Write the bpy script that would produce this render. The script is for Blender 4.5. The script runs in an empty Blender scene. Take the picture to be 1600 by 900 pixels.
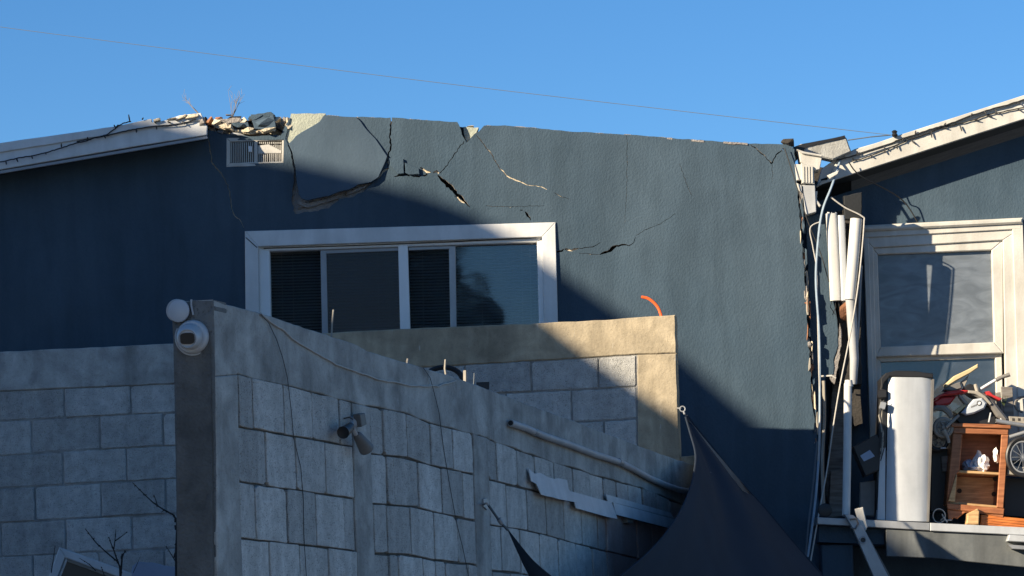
import bpy, bmesh, math, random
from mathutils import Vector, Matrix, noise
from mathutils.geometry import delaunay_2d_cdt
R = random.Random(7)
scene = bpy.context.scene
COL = scene.collection
V3 = Vector
rad = math.radians

# ------------------------------------------------------------------ camera
F = 5000.0                                   # focal length in photo pixels (1600 wide)
PITCH = math.atan(570 / F); ROLL = 0.027
CAM = V3((0, 0, 1.7))
fw = V3((0, math.cos(PITCH), math.sin(PITCH)))
up0 = V3((0, -math.sin(PITCH), math.cos(PITCH)))
rt0 = V3((1, 0, 0))
up = up0 * math.cos(ROLL) + rt0 * math.sin(ROLL)
rt = rt0 * math.cos(ROLL) - up0 * math.sin(ROLL)
cd = bpy.data.cameras.new('camera'); cam = bpy.data.objects.new('camera', cd); COL.objects.link(cam)
cam.matrix_world = Matrix(((rt.x, up.x, -fw.x, CAM.x), (rt.y, up.y, -fw.y, CAM.y), (rt.z, up.z, -fw.z, CAM.z), (0, 0, 0, 1)))
cd.sensor_width = 36; cd.lens = 36 * F / 1600; cd.clip_end = 5000; cd.clip_start = 0.1
scene.camera = cam
scene.render.resolution_x = 1024; scene.render.resolution_y = 576

# ------------------------------------------------------------------ sky and sun
AZ = rad(53.5); EL = rad(20.4)               # sun is behind the camera to the left
S = V3((-math.sin(AZ) * math.cos(EL), -math.cos(AZ) * math.cos(EL), math.sin(EL)))
w = bpy.data.worlds.new('World'); scene.world = w; w.use_nodes = True
nt = w.node_tree; nt.nodes.clear()
sky = nt.nodes.new('ShaderNodeTexSky'); sky.sky_type = 'NISHITA'; sky.sun_disc = False
sky.sun_elevation = EL; sky.sun_rotation = math.atan2(S.x, S.y)
sky.air_density = 1.0; sky.dust_density = 0.5; sky.ozone_density = 5.0; sky.altitude = 1500
hs = nt.nodes.new('ShaderNodeHueSaturation'); hs.inputs['Saturation'].default_value = 1.14
bg = nt.nodes.new('ShaderNodeBackground'); bg.inputs['Strength'].default_value = 0.066
wo = nt.nodes.new('ShaderNodeOutputWorld')
nt.links.new(sky.outputs[0], hs.inputs['Color']); nt.links.new(hs.outputs[0], bg.inputs[0]); nt.links.new(bg.outputs[0], wo.inputs[0])
sd = bpy.data.lights.new('sun', 'SUN'); sd.energy = 5.0; sd.angle = rad(0.53); sd.color = (1.0, 0.85, 0.63)
sun = bpy.data.objects.new('sun', sd); COL.objects.link(sun)
sun.rotation_euler = S.to_track_quat('Z', 'Y').to_euler(); sun.location = (-20, -20, 30)
scene.view_settings.view_transform = 'Standard'; scene.view_settings.look = 'None'
scene.view_settings.exposure = 1.15; scene.view_settings.gamma = 1.0

# ------------------------------------------------------------------ helpers
def ray(px, py):
    return (fw * F + rt * (px - 800) - up * (py - 450)).normalized()

class Plane:
    """a vertical plane in the world; px coordinates of the photo are carried onto it"""
    def __init__(s, p, n):
        s.p = V3(p); s.n = V3(n).normalized(); s.u = V3((-s.n.y, s.n.x, 0)).normalized(); s.v = V3((0, 0, 1))
    def at(s, px, py, off=0.0):
        d = ray(px, py); t = (s.p + s.n * off - CAM).dot(s.n) / d.dot(s.n)
        return CAM + d * t
    def uv(s, px, py):
        q = s.at(px, py) - s.p
        return (q.dot(s.u), q.z)
    def pt(s, u, v, off=0.0):
        return V3((s.p.x, s.p.y, 0)) + s.u * u + V3((0, 0, v + s.p.z)) + s.n * off

def W(px, py, y):
    d = ray(px, py); return CAM + d * ((y - CAM.y) / d.y)

YH = 20.7
HOUSE = Plane((0, YH, 0), (0, -1, 0))
WING = Plane((0, YH + 0.4, 0), (0, -1, 0))
BACK = Plane((1.0, 19.5, 0), (-0.12, -1, 0))
C1 = W(335, 600, 12.0); C2 = W(1085, 730, 18.5)
dgd = V3((C2.x - C1.x, C2.y - C1.y, 0)).normalized()
DIAG = Plane((C1.x, C1.y, 0), (dgd.y, -dgd.x, 0))
ENDF = Plane((C1.x, C1.y, 0), (-dgd.x, -dgd.y, 0))

class MB:
    def __init__(s): s.v = []; s.f = []; s.m = []; s.mi = 0
    def add(s, pts):
        i = len(s.v); s.v += [V3(p) for p in pts]; return list(range(i, i + len(pts)))
    def face(s, idx, mi=None): s.f.append(list(idx)); s.m.append(s.mi if mi is None else mi)
    def ring(s, a, b, close=True):
        n = len(a)
        for i in range(n if close else n - 1):
            j = (i + 1) % n; s.face((a[i], a[j], b[j], b[i]))
    def loft(s, rings, cap0=True, cap1=True):
        ids = [s.add(r) for r in rings]
        for a, b in zip(ids, ids[1:]): s.ring(a, b)
        if cap0: s.face(ids[0][::-1])
        if cap1: s.face(ids[-1])
        return s
    def slab(s, P, px, o0, o1, c=0.0, jit=0.0):
        """outline given in photo px on plane P, solid between offsets o0 (back) and o1 (front), chamfer c"""
        q = [V2(P.uv(x, y)) for x, y in px]
        if area(q) < 0: q.reverse()
        if jit: q = [(a + R.uniform(-jit, jit), b + R.uniform(-jit, jit)) for a, b in q]
        rings = [[P.pt(a, b, o0) for a, b in q]]
        if c:
            rings.append([P.pt(a, b, o1 - c) for a, b in q])
            rings.append([P.pt(a, b, o1) for a, b in inset(q, c)])
        else: rings.append([P.pt(a, b, o1) for a, b in q])
        return s.loft(rings)
    def box(s, c, sx, sy, sz, rot=None, ch=0.0):
        r = rot or Matrix.Identity(3); c = V3(c)
        def rr(x, y, z, k): return [c + r @ V3(p) for p in ((-x + k, -y + k, z), (x - k, -y + k, z), (x - k, y - k, z), (-x + k, y - k, z))]
        x, y, z = sx / 2, sy / 2, sz / 2
        if ch: s.loft([rr(x, y, -z, ch), rr(x, y, -z + ch, 0), rr(x, y, z - ch, 0), rr(x, y, z, ch)])
        else: s.loft([rr(x, y, -z, 0), rr(x, y, z, 0)])
        return s
    def tube(s, pts, r, seg=8, cap=True):
        pts = [V3(p) for p in pts]; n = len(pts); rings = []
        rs = r if isinstance(r, (list, tuple)) else [r] * n
        t0 = (pts[1] - pts[0]).normalized(); a = t0.orthogonal().normalized()
        for i in range(n):
            t = (pts[min(i + 1, n - 1)] - pts[max(i - 1, 0)]).normalized()
            a = (a - t * a.dot(t)).normalized(); b = t.cross(a)
            rings.append([pts[i] + (a * math.cos(k * math.tau / seg) + b * math.sin(k * math.tau / seg)) * rs[i] for k in range(seg)])
        return s.loft(rings, cap, cap)
    def lathe(s, c, axis, prof, seg=24):
        """prof: list of (distance along axis, radius)"""
        c = V3(c); t = V3(axis).normalized(); a = t.orthogonal().normalized(); b = t.cross(a)
        return s.loft([[c + t * d + (a * math.cos(k * math.tau / seg) + b * math.sin(k * math.tau / seg)) * max(r, 1e-4) for k in range(seg)] for d, r in prof])
    def chunk(s, c, sx, sy, sz, n=14, rot=None):
        bm = bmesh.new(); r = rot or Matrix.Identity(3); c = V3(c)
        for i in range(n):
            p = V3((R.uniform(-1, 1), R.uniform(-1, 1), R.uniform(-1, 1))); p = p / max(abs(p.x), abs(p.y), abs(p.z)) * R.uniform(.8, 1)
            bm.verts.new(c + r @ V3((p.x * sx / 2, p.y * sy / 2, p.z * sz / 2)))
        res = bmesh.ops.convex_hull(bm, input=bm.verts[:])
        bmesh.ops.delete(bm, geom=[g for g in res['geom_interior'] if isinstance(g, bmesh.types.BMVert)], context='VERTS')
        bm.verts.index_update(); k = len(s.v); s.v += [v.co.copy() for v in bm.verts]
        for f in bm.faces: s.face([k + v.index for v in f.verts])
        bm.free(); return s

def V2(p): return (p[0], p[1])
def area(q): return sum(q[i][0] * q[(i + 1) % len(q)][1] - q[(i + 1) % len(q)][0] * q[i][1] for i in range(len(q))) / 2
def inset(q, c):
    out = []; n = len(q)
    for i in range(n):
        p0, p1, p2 = q[i - 1], q[i], q[(i + 1) % n]
        d1 = Vector((p1[0] - p0[0], p1[1] - p0[1])).normalized(); d2 = Vector((p2[0] - p1[0], p2[1] - p1[1])).normalized()
        n1 = Vector((-d1.y, d1.x)); n2 = Vector((-d2.y, d2.x)); m = n1 + n2
        L = m.length_squared
        m = m * (2 / L) if L > .4 else n1
        out.append((p1[0] + m.x * c, p1[1] + m.y * c))
    return out

def obj(name, mb, mats, parent=None, label=None, cat=None, group=None, kind=None, smooth=False):
    me = bpy.data.meshes.new(name)
    lo = V3((min(v.x for v in mb.v), min(v.y for v in mb.v), min(v.z for v in mb.v)))
    hi = V3((max(v.x for v in mb.v), max(v.y for v in mb.v), max(v.z for v in mb.v)))
    o0 = V3(((lo.x + hi.x) / 2, (lo.y + hi.y) / 2, lo.z))
    me.from_pydata([v - o0 for v in mb.v], [], mb.f)
    mats = mats if isinstance(mats, (list, tuple)) else [mats]
    for m in mats: me.materials.append(M[m])
    me.polygons.foreach_set('material_index', mb.m)
    bm = bmesh.new(); bm.from_mesh(me); bmesh.ops.recalc_face_normals(bm, faces=bm.faces[:]); bm.to_mesh(me); bm.free()
    if smooth:
        me.polygons.foreach_set('use_smooth', [True] * len(me.polygons))
        try: me.set_sharp_from_angle(angle=rad(40))
        except Exception: pass
    o = bpy.data.objects.new(name, me); COL.objects.link(o); o['w'] = list(o0)
    if parent is not None:
        o.parent = parent; o.location = o0 - V3(parent['w'])
    else: o.location = o0
    tag(o, label, cat, group, kind)
    return o
def tag(o, label=None, cat=None, group=None, kind=None):
    if label: o['label'] = label
    if cat: o['category'] = cat
    if group: o['group'] = group
    if kind: o['kind'] = kind
def thing(name, label, cat, loc, group=None):
    e = bpy.data.objects.new(name, None); COL.objects.link(e); e.location = V3(loc); e['w'] = list(V3(loc)); e.empty_display_size = .1
    tag(e, label, cat, group); return e

# ------------------------------------------------------------------ materials
M = {}
def mat(name, c1, c2=None, rough=0.8, scale=3.0, fine=60.0, bump=0.3, bdist=0.01, streak=0.0, metal=0.0, spec=0.4, fmix=0.35, stretch=(1, 1, 1), pits=0.0, extra=None, rnd=0.0, lump=0.0):
    m = bpy.data.materials.new(name); m.use_nodes = True; t = m.node_tree; N = t.nodes; L = t.links
    b = N['Principled BSDF']; b.inputs['Roughness'].default_value = rough; b.inputs['Metallic'].default_value = metal
    b.inputs['Specular IOR Level'].default_value = spec
    g = N.new('ShaderNodeNewGeometry'); mp = N.new('ShaderNodeMapping'); mp.inputs['Scale'].default_value = stretch
    L.new(g.outputs['Position'], mp.inputs['Vector'])
    c2 = c2 or tuple(x * 0.75 for x in c1)
    n1 = N.new('ShaderNodeTexNoise'); n1.inputs['Scale'].default_value = scale; n1.inputs['Detail'].default_value = 8; n1.inputs['Roughness'].default_value = .62
    n2 = N.new('ShaderNodeTexNoise'); n2.inputs['Scale'].default_value = fine; n2.inputs['Detail'].default_value = 5
    L.new(mp.outputs[0], n1.inputs['Vector']); L.new(mp.outputs[0], n2.inputs['Vector'])
    r1 = N.new('ShaderNodeValToRGB'); r1.color_ramp.elements[0].position = .34; r1.color_ramp.elements[1].position = .66
    L.new(n1.outputs['Fac'], r1.inputs[0])
    mx = N.new('ShaderNodeMix'); mx.data_type = 'FLOAT'; mx.inputs[0].default_value = fmix
    L.new(r1.outputs[0], mx.inputs[2]); L.new(n2.outputs['Fac'], mx.inputs[3])
    col = N.new('ShaderNodeMix'); col.data_type = 'RGBA'
    col.inputs[6].default_value = (*c2, 1); col.inputs[7].default_value = (*c1, 1)
    L.new(mx.outputs[0], col.inputs[0]); out = col.outputs[2]
    if streak:
        mp2 = N.new('ShaderNodeMapping'); mp2.inputs['Scale'].default_value = (5, 5, .8); L.new(g.outputs['Position'], mp2.inputs['Vector'])
        n3 = N.new('ShaderNodeTexNoise'); n3.inputs['Scale'].default_value = 1.6; n3.inputs['Distortion'].default_value = .6; n3.inputs['Detail'].default_value = 6; L.new(mp2.outputs[0], n3.inputs['Vector'])
        r3 = N.new('ShaderNodeValToRGB'); r3.color_ramp.elements[0].position = .38; r3.color_ramp.elements[1].position = .62
        r3.color_ramp.elements[0].color = (1 - streak,) * 3 + (1,); r3.color_ramp.elements[1].color = (1, 1, 1, 1); L.new(n3.outputs['Fac'], r3.inputs[0])
        ml = N.new('ShaderNodeMix'); ml.data_type = 'RGBA'; ml.blend_type = 'MULTIPLY'; ml.inputs[0].default_value = 1
        L.new(out, ml.inputs[6]); L.new(r3.outputs[0], ml.inputs[7]); out = ml.outputs[2]
    h = n2.outputs['Fac']
    if pits:
        vo = N.new('ShaderNodeTexVoronoi'); vo.inputs['Scale'].default_value = 110; L.new(g.outputs['Position'], vo.inputs['Vector'])
        rp = N.new('ShaderNodeValToRGB'); rp.color_ramp.elements[0].position = .10; rp.color_ramp.elements[1].position = .34
        rp.color_ramp.elements[0].color = (1 - pits,) * 3 + (1,); L.new(vo.outputs['Distance'], rp.inputs[0])
        nm = N.new('ShaderNodeMath'); nm.operation = 'MAXIMUM'; rq = N.new('ShaderNodeValToRGB'); rq.color_ramp.elements[0].position = .5; rq.color_ramp.elements[1].position = .56
        n4 = N.new('ShaderNodeTexNoise'); n4.inputs['Scale'].default_value = 35; L.new(g.outputs['Position'], n4.inputs['Vector']); L.new(n4.outputs['Fac'], rq.inputs[0])
        L.new(rp.outputs[0], nm.inputs[0]); L.new(rq.outputs[0], nm.inputs[1])
        ml = N.new('ShaderNodeMix'); ml.data_type = 'RGBA'; ml.blend_type = 'MULTIPLY'; ml.inputs[0].default_value = 1
        L.new(out, ml.inputs[6]); L.new(nm.outputs[0], ml.inputs[7]); out = ml.outputs[2]
        ad = N.new('ShaderNodeMath'); ad.operation = 'MULTIPLY_ADD'; ad.inputs[1].default_value = .8; L.new(nm.outputs[0], ad.inputs[0]); L.new(n2.outputs['Fac'], ad.inputs[2]); h = ad.outputs[0]
    if lump:
        lm = N.new('ShaderNodeMath'); lm.operation = 'MULTIPLY_ADD'; lm.inputs[1].default_value = lump; L.new(n1.outputs['Fac'], lm.inputs[0]); L.new(h, lm.inputs[2]); h = lm.outputs[0]
    if rnd:
        oi = N.new('ShaderNodeObjectInfo'); mr = N.new('ShaderNodeMapRange'); mr.inputs[3].default_value = 1 - rnd; mr.inputs[4].default_value = 1 + rnd * .5; L.new(oi.outputs['Random'], mr.inputs[0])
        ml = N.new('ShaderNodeMix'); ml.data_type = 'RGBA'; ml.blend_type = 'MULTIPLY'; ml.inputs[0].default_value = 1; L.new(out, ml.inputs[6]); L.new(mr.outputs[0], ml.inputs[7]); out = ml.outputs[2]
    if extra: out = extra(N, L, g, out)
    L.new(out, b.inputs['Base Color'])
    if bump:
        bp = N.new('ShaderNodeBump'); bp.inputs['Strength'].default_value = bump; bp.inputs['Distance'].default_value = bdist
        L.new(h, bp.inputs['Height']); L.new(bp.outputs[0], b.inputs['Normal'])
    M[name] = m; return m

def scuffs(N, L, g, out):            # small pale scratches and chips in the paint
    out = mottle(N, L, g, out, 2.2, .94, 1.04, 1.0)
    mp = N.new('ShaderNodeMapping'); mp.inputs['Scale'].default_value = (16, 16, 5); mp.inputs['Rotation'].default_value = (0, .4, 0); L.new(g.outputs['Position'], mp.inputs['Vector'])
    n = N.new('ShaderNodeTexNoise'); n.inputs['Scale'].default_value = 1.4; n.inputs['Detail'].default_value = 8; n.inputs['Roughness'].default_value = .7; L.new(mp.outputs[0], n.inputs['Vector'])
    r = N.new('ShaderNodeValToRGB'); r.color_ramp.elements[0].position = .70; r.color_ramp.elements[1].position = .76; L.new(n.outputs['Fac'], r.inputs[0])
    k = N.new('ShaderNodeMath'); k.operation = 'MULTIPLY'; k.inputs[1].default_value = .35; L.new(r.outputs[0], k.inputs[0])
    m = N.new('ShaderNodeMix'); m.data_type = 'RGBA'; m.inputs[7].default_value = (.22, .25, .25, 1); L.new(k.outputs[0], m.inputs[0]); L.new(out, m.inputs[6])
    return m.outputs[2]
def mottle(N, L, g, out, sc, lo, hi, dist=2.0):
    n = N.new('ShaderNodeTexNoise'); n.inputs['Scale'].default_value = sc; n.inputs['Detail'].default_value = 6; n.inputs['Distortion'].default_value = dist; L.new(g.outputs['Position'], n.inputs['Vector'])
    r = N.new('ShaderNodeMapRange'); r.inputs[1].default_value = .35; r.inputs[2].default_value = .65; r.inputs[3].default_value = lo; r.inputs[4].default_value = hi; L.new(n.outputs['Fac'], r.inputs[0])
    m = N.new('ShaderNodeMix'); m.data_type = 'RGBA'; m.blend_type = 'MULTIPLY'; m.inputs[0].default_value = 1; L.new(out, m.inputs[6]); L.new(r.outputs[0], m.inputs[7])
    return m.outputs[2]
def drips(N, L, g, out):             # lime runs and splashes on the cement
    out = mottle(N, L, g, out, 5, .72, 1.08, 1.0)
    mp = N.new('ShaderNodeMapping'); mp.inputs['Scale'].default_value = (20, 20, 3.2); L.new(g.outputs['Position'], mp.inputs['Vector'])
    n = N.new('ShaderNodeTexNoise'); n.inputs['Scale'].default_value = 1.5; n.inputs['Detail'].default_value = 7; n.inputs['Roughness'].default_value = .65; L.new(mp.outputs[0], n.inputs['Vector'])
    r = N.new('ShaderNodeValToRGB'); r.color_ramp.elements[0].position = .66; r.color_ramp.elements[1].position = .74; L.new(n.outputs['Fac'], r.inputs[0])
    k = N.new('ShaderNodeMath'); k.operation = 'MULTIPLY'; k.inputs[1].default_value = .6; L.new(r.outputs[0], k.inputs[0])
    m = N.new('ShaderNodeMix'); m.data_type = 'RGBA'; m.inputs[7].default_value = (.72, .71, .68, 1); L.new(k.outputs[0], m.inputs[0]); L.new(out, m.inputs[6])
    return m.outputs[2]
def redstain(N, L, g, out):          # red-brown paint stain on the far lower end of the block wall
    sp = N.new('ShaderNodeSeparateXYZ'); L.new(g.outputs['Position'], sp.inputs[0])
    n = N.new('ShaderNodeTexNoise'); n.inputs['Scale'].default_value = 4; n.inputs['Detail'].default_value = 5; L.new(g.outputs['Position'], n.inputs['Vector'])
    a = N.new('ShaderNodeMath'); a.operation = 'MULTIPLY_ADD'; a.inputs[1].default_value = .5; L.new(n.outputs['Fac'], a.inputs[0]); L.new(sp.outputs[1], a.inputs[2])
    r = N.new('ShaderNodeMapRange'); r.inputs[1].default_value = 16.75; r.inputs[2].default_value = 17.1; L.new(a.outputs[0], r.inputs[0])
    a2 = N.new('ShaderNodeMath'); a2.operation = 'MULTIPLY_ADD'; a2.inputs[1].default_value = .3; L.new(n.outputs['Fac'], a2.inputs[0]); L.new(sp.outputs[2], a2.inputs[2])
    r2 = N.new('ShaderNodeMapRange'); r2.inputs[1].default_value = 2.72; r2.inputs[2].default_value = 2.52; L.new(a2.outputs[0], r2.inputs[0])
    k = N.new('ShaderNodeMath'); k.operation = 'MULTIPLY'; L.new(r.outputs[0], k.inputs[0]); L.new(r2.outputs[0], k.inputs[1])
    k2 = N.new('ShaderNodeMath'); k2.operation = 'MULTIPLY'; k2.inputs[1].default_value = .75; L.new(k.outputs[0], k2.inputs[0])
    m = N.new('ShaderNodeMix'); m.data_type = 'RGBA'; m.inputs[7].default_value = (.30, .17, .15, 1); L.new(k2.outputs[0], m.inputs[0]); L.new(out, m.inputs[6])
    return m.outputs[2]
def woodgrain(N, L, g, out):
    mp = N.new('ShaderNodeMapping'); mp.inputs['Scale'].default_value = (6, 6, 55); L.new(g.outputs['Position'], mp.inputs['Vector'])
    n = N.new('ShaderNodeTexNoise'); n.inputs['Scale'].default_value = 1.2; n.inputs['Detail'].default_value = 6; L.new(mp.outputs[0], n.inputs['Vector'])
    r = N.new('ShaderNodeValToRGB'); r.color_ramp.elements[0].position = .35; r.color_ramp.elements[1].position = .65
    r.color_ramp.elements[0].color = (.6, .55, .5, 1); L.new(n.outputs['Fac'], r.inputs[0])
    m = N.new('ShaderNodeMix'); m.data_type = 'RGBA'; m.blend_type = 'MULTIPLY'; m.inputs[0].default_value = 1; L.new(out, m.inputs[6]); L.new(r.outputs[0], m.inputs[7])
    return m.outputs[2]

mat('stucco', (.077, .110, .142), (.045, .073, .102), .85, .9, 85, .6, .006, .13, spec=.02, fmix=.45, extra=scuffs, stretch=(1, 1, .75), lump=1.2)
mat('stucco_slab', (.078, .111, .146), (.062, .092, .125), .8, 2.5, 60, .3, .005, .06, spec=.04, extra=scuffs)
mat('plaster', (.62, .54, .40), (.42, .36, .27), .95, 9, 70, .8, .012)
mat('plaster_green', (.44, .46, .37), (.26, .28, .24), .95, 9, 70, .6, .01)
mat('plaster_grey', (.30, .28, .26), (.19, .17, .16), .95, 14, 80, .9, .012)
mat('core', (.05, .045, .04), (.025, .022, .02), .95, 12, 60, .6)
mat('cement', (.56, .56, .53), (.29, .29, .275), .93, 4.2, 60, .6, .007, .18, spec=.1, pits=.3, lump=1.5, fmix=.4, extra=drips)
mat('cement_tan', (.52, .435, .305), (.31, .265, .195), .93, 4.2, 60, .55, .006, .2, spec=.1, pits=.25, lump=1.5, fmix=.4, extra=drips)
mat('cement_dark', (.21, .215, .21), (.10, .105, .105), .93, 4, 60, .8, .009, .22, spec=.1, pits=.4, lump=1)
mat('block', (.74, .735, .70), (.36, .36, .34), .95, 22, 160, 1.0, .006, .18, spec=.1, pits=.6, extra=redstain, rnd=.25, lump=.4, fmix=.6)
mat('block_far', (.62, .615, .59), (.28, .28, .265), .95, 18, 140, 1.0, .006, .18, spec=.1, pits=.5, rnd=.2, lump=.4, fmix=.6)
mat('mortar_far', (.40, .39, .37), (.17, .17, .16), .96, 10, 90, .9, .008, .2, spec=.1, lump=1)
mat('fascia_grey', (.16, .17, .17), (.09, .10, .105), .7, 6, 60, .2, .004, .35)
mat('zinc', (.60, .61, .62), (.46, .47, .48), .5, 9, 60, .15, .003, .15)
mat('dark_glass', (.012, .014, .018), (.01, .01, .012), .35, 6, 60, 0)
mat('mortar', (.20, .195, .185), (.09, .09, .085), .96, 8, 90, .9, .01, .2, spec=.1, extra=redstain, lump=1)
mat('white_paint', (.70, .70, .69), (.56, .56, .55), .55, 5, 60, .15, .004, .14)
mat('white_vinyl', (.80, .80, .79), (.72, .72, .71), .4, 4, 40, .04, .002, .05)
mat('cream_paint', (.60, .585, .545), (.47, .45, .40), .6, 6, 70, .2, .005, .18)
mat('grey_alu', (.30, .31, .33), None, .45, 5, 60, .05, .002, metal=.3)
mat('galv', (.42, .43, .44), (.30, .31, .32), .5, 9, 60, .15, .003, .15, metal=.5)
mat('white_metal', (.52, .54, .56), (.42, .44, .46), .45, 4, 40, .06, .003, .15, metal=.15)
mat('conduit', (.46, .47, .48), (.34, .35, .36), .5, 8, 60, .1, .003, .1)
mat('black_plastic', (.02, .02, .022), (.012, .012, .013), .45, 6, 60, .1, .003)
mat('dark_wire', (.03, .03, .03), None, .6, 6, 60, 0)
mat('grey_wire', (.09, .11, .13), None, .6, 6, 60, 0)
mat('white_cord', (.50, .48, .44), (.36, .34, .31), .7, 20, 90, .2)
mat('blue_cord', (.30, .38, .46), (.20, .26, .32), .6, 20, 90, .1)
mat('pvc', (.62, .61, .58), (.52, .51, .48), .45, 5, 50, .05, .002, .12)
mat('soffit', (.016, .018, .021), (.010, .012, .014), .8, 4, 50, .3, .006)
mat('roofing', (.18, .17, .16), (.10, .10, .10), .95, 8, 90, .8, .01)
mat('sail', (.034, .045, .063), (.025, .034, .049), .85, 3, 160, .3, .003, spec=.1)
mat('hem_lit', (.50, .43, .37), (.38, .32, .28), .85, 6, 160, .25, .003)  # pale tan stands in for the sunlit sliver of the sail edge
mat('wood', (.42, .17, .075), (.30, .11, .045), .5, 5, 40, .12, .003, extra=woodgrain)
mat('wood_pale', (.60, .40, .20), (.48, .30, .14), .6, 5, 40, .12, .003, extra=woodgrain)
mat('wood_orange', (.60, .20, .05), (.46, .14, .03), .45, 5, 40, .1, .003, extra=woodgrain)
mat('wood_grey', (.26, .24, .22), (.18, .17, .16), .8, 5, 40, .2, .003, extra=woodgrain)
mat('paper', (.80, .79, .77), (.70, .69, .68), .8, 12, 60, .2, .004)
mat('red_plastic', (.50, .035, .035), (.40, .03, .03), .35, 8, 60, .05)
mat('silver_plastic', (.46, .49, .53), (.38, .41, .45), .4, 8, 60, .05)
mat('grey_plastic', (.17, .16, .15), (.11, .105, .10), .55, 8, 60, .1)
mat('dusty', (.36, .33, .28), (.22, .20, .17), .8, 10, 60, .2)
mat('tan_plastic', (.58, .46, .26), (.46, .36, .20), .5, 8, 60, .1)
mat('rust', (.34, .15, .07), (.20, .09, .05), .9, 14, 80, .5)
mat('orange_hose', (.85, .13, .03), (.75, .10, .02), .45, 8, 60, 0)
mat('twig', (.035, .03, .028), None, .9, 8, 60, .3)
mat('dry_weed', (.24, .20, .15), (.17, .14, .10), .9, 8, 60, 0)
mat('blue_sheet', (.30, .36, .46), (.22, .27, .36), .5, 6, 60, .1)
mat('camera_white', (.46, .48, .50), (.42, .44, .46), .35, 6, 60, 0)
mat('ground', (.18, .18, .18), (.13, .13, .13), .95, .7, 12, .4)
mat('neighbour', (.14, .14, .14), (.11, .11, .11), .9, 1, 20, .3)
mat('leaf', (.06, .085, .03), (.035, .05, .02), .7, 3, 20, 0)
mat('bark', (.11, .08, .055), None, .9, 5, 40, .5)
mat('blind', (.36, .37, .39), (.28, .29, .31), .6, 4, 40, 0)
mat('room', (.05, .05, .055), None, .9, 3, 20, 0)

def glassmat(name, tint, fac, rough=.02, dust=0.0, dustc=(.3, .33, .36), rings=False):
    m = bpy.data.materials.new(name); m.use_nodes = True; t = m.node_tree; N = t.nodes; L = t.links
    N.remove(N['Principled BSDF']); o = N['Material Output']
    tr = N.new('ShaderNodeBsdfTransparent'); tr.inputs[0].default_value = (*tint, 1)
    gl = N.new('ShaderNodeBsdfGlossy'); gl.inputs['Roughness'].default_value = rough
    fr = N.new('ShaderNodeFresnel'); fr.inputs[0].default_value = 1.5
    ad = N.new('ShaderNodeMath'); ad.operation = 'ADD'; ad.inputs[1].default_value = fac; L.new(fr.outputs[0], ad.inputs[0])
    mx = N.new('ShaderNodeMixShader'); L.new(ad.outputs[0], mx.inputs[0]); L.new(tr.outputs[0], mx.inputs[1]); L.new(gl.outputs[0], mx.inputs[2])
    g = N.new('ShaderNodeNewGeometry'); n = N.new('ShaderNodeTexNoise'); n.inputs['Scale'].default_value = 1.3; n.inputs['Detail'].default_value = 2; L.new(g.outputs['Position'], n.inputs['Vector'])
    bp = N.new('ShaderNodeBump'); bp.inputs['Strength'].default_value = .02; bp.inputs['Distance'].default_value = .2; L.new(n.outputs['Fac'], bp.inputs['Height']); L.new(bp.outputs[0], gl.inputs['Normal'])
    out = mx.outputs[0]
    if dust:
        df = N.new('ShaderNodeBsdfDiffuse'); mp = N.new('ShaderNodeMapping'); mp.inputs['Scale'].default_value = (3, 3, 7); L.new(g.outputs['Position'], mp.inputs['Vector'])
        n2 = N.new('ShaderNodeTexNoise'); n2.inputs['Scale'].default_value = 1.6; n2.inputs['Detail'].default_value = 8; n2.inputs['Distortion'].default_value = 1.5 if rings else 0; L.new(mp.outputs[0], n2.inputs['Vector'])
        r = N.new('ShaderNodeValToRGB'); r.color_ramp.elements[0].position = .35; r.color_ramp.elements[1].position = .7
        r.color_ramp.elements[0].color = (*[c * .6 for c in dustc], 1); r.color_ramp.elements[1].color = (*dustc, 1); L.new(n2.outputs['Fac'], r.inputs[0]); L.new(r.outputs[0], df.inputs[0])
        m2 = N.new('ShaderNodeMixShader'); m2.inputs[0].default_value = dust; L.new(out, m2.inputs[1]); L.new(df.outputs[0], m2.inputs[2]); out = m2.outputs[0]
    L.new(out, o.inputs[0]); M[name] = m
glassmat('glass', (.75, .78, .8), .05, .03, .05, (.2, .22, .25))
glassmat('glass_screen', (.45, .46, .5), .0, .25, .12, (.10, .11, .14))
glassmat('glass_dusty', (.4, .42, .45), .06, .12, .62, (.27, .31, .36), True)
glassmat('glass_lower', (.4, .42, .45), .10, .08, .35, (.14, .18, .24))

# ------------------------------------------------------------------ setting
g = MB(); i = g.add([(-400, -400, 0), (400, -400, 0), (400, 600, 0), (-400, 600, 0)]); g.face(i)
obj('ground', g, 'ground', kind='structure')

# neighbour house behind and left of the viewer, outline shaped to cast the big shadow
sil = [(-170, 172), (330, 232), (455, 258), (560, 281), (650, 303), (720, 326), (790, 360), (870, 420), (1060, 553), (1205, 678), (1300, 748), (1455, 852), (1452, 872), (1385, 905), (1380, 3200), (-170, 3200)]
n = MB(); n.loft([[HOUSE.at(x, y) + S * 15 for x, y in sil], [HOUSE.at(x, y) + S * 15 + V3((-3, -4, 0)) for x, y in sil]])
obj('neighbour_house', n, 'neighbour', label='neighbouring gabled house out of frame whose shadow crosses the blue wall', cat='house')
n = MB(); n.box((-8.6, 9.3, 3.1), 2.6, 7.0, 6.2, ch=.1)  # unseen block, added to shade the wall end and lower left corner
obj('shade_block', n, 'neighbour', label='tall plain block added out of frame to shade the wall end', cat='building')

# ------------------------------------------------------------------ main house
house = thing('damaged_house', 'dark navy stucco house with cracked wall, white slider window and missing roof edge', 'house', W(700, 700, YH) * 1)
house.location.z = 0; house['w'] = [house.location.x, house.location.y, 0]

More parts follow.
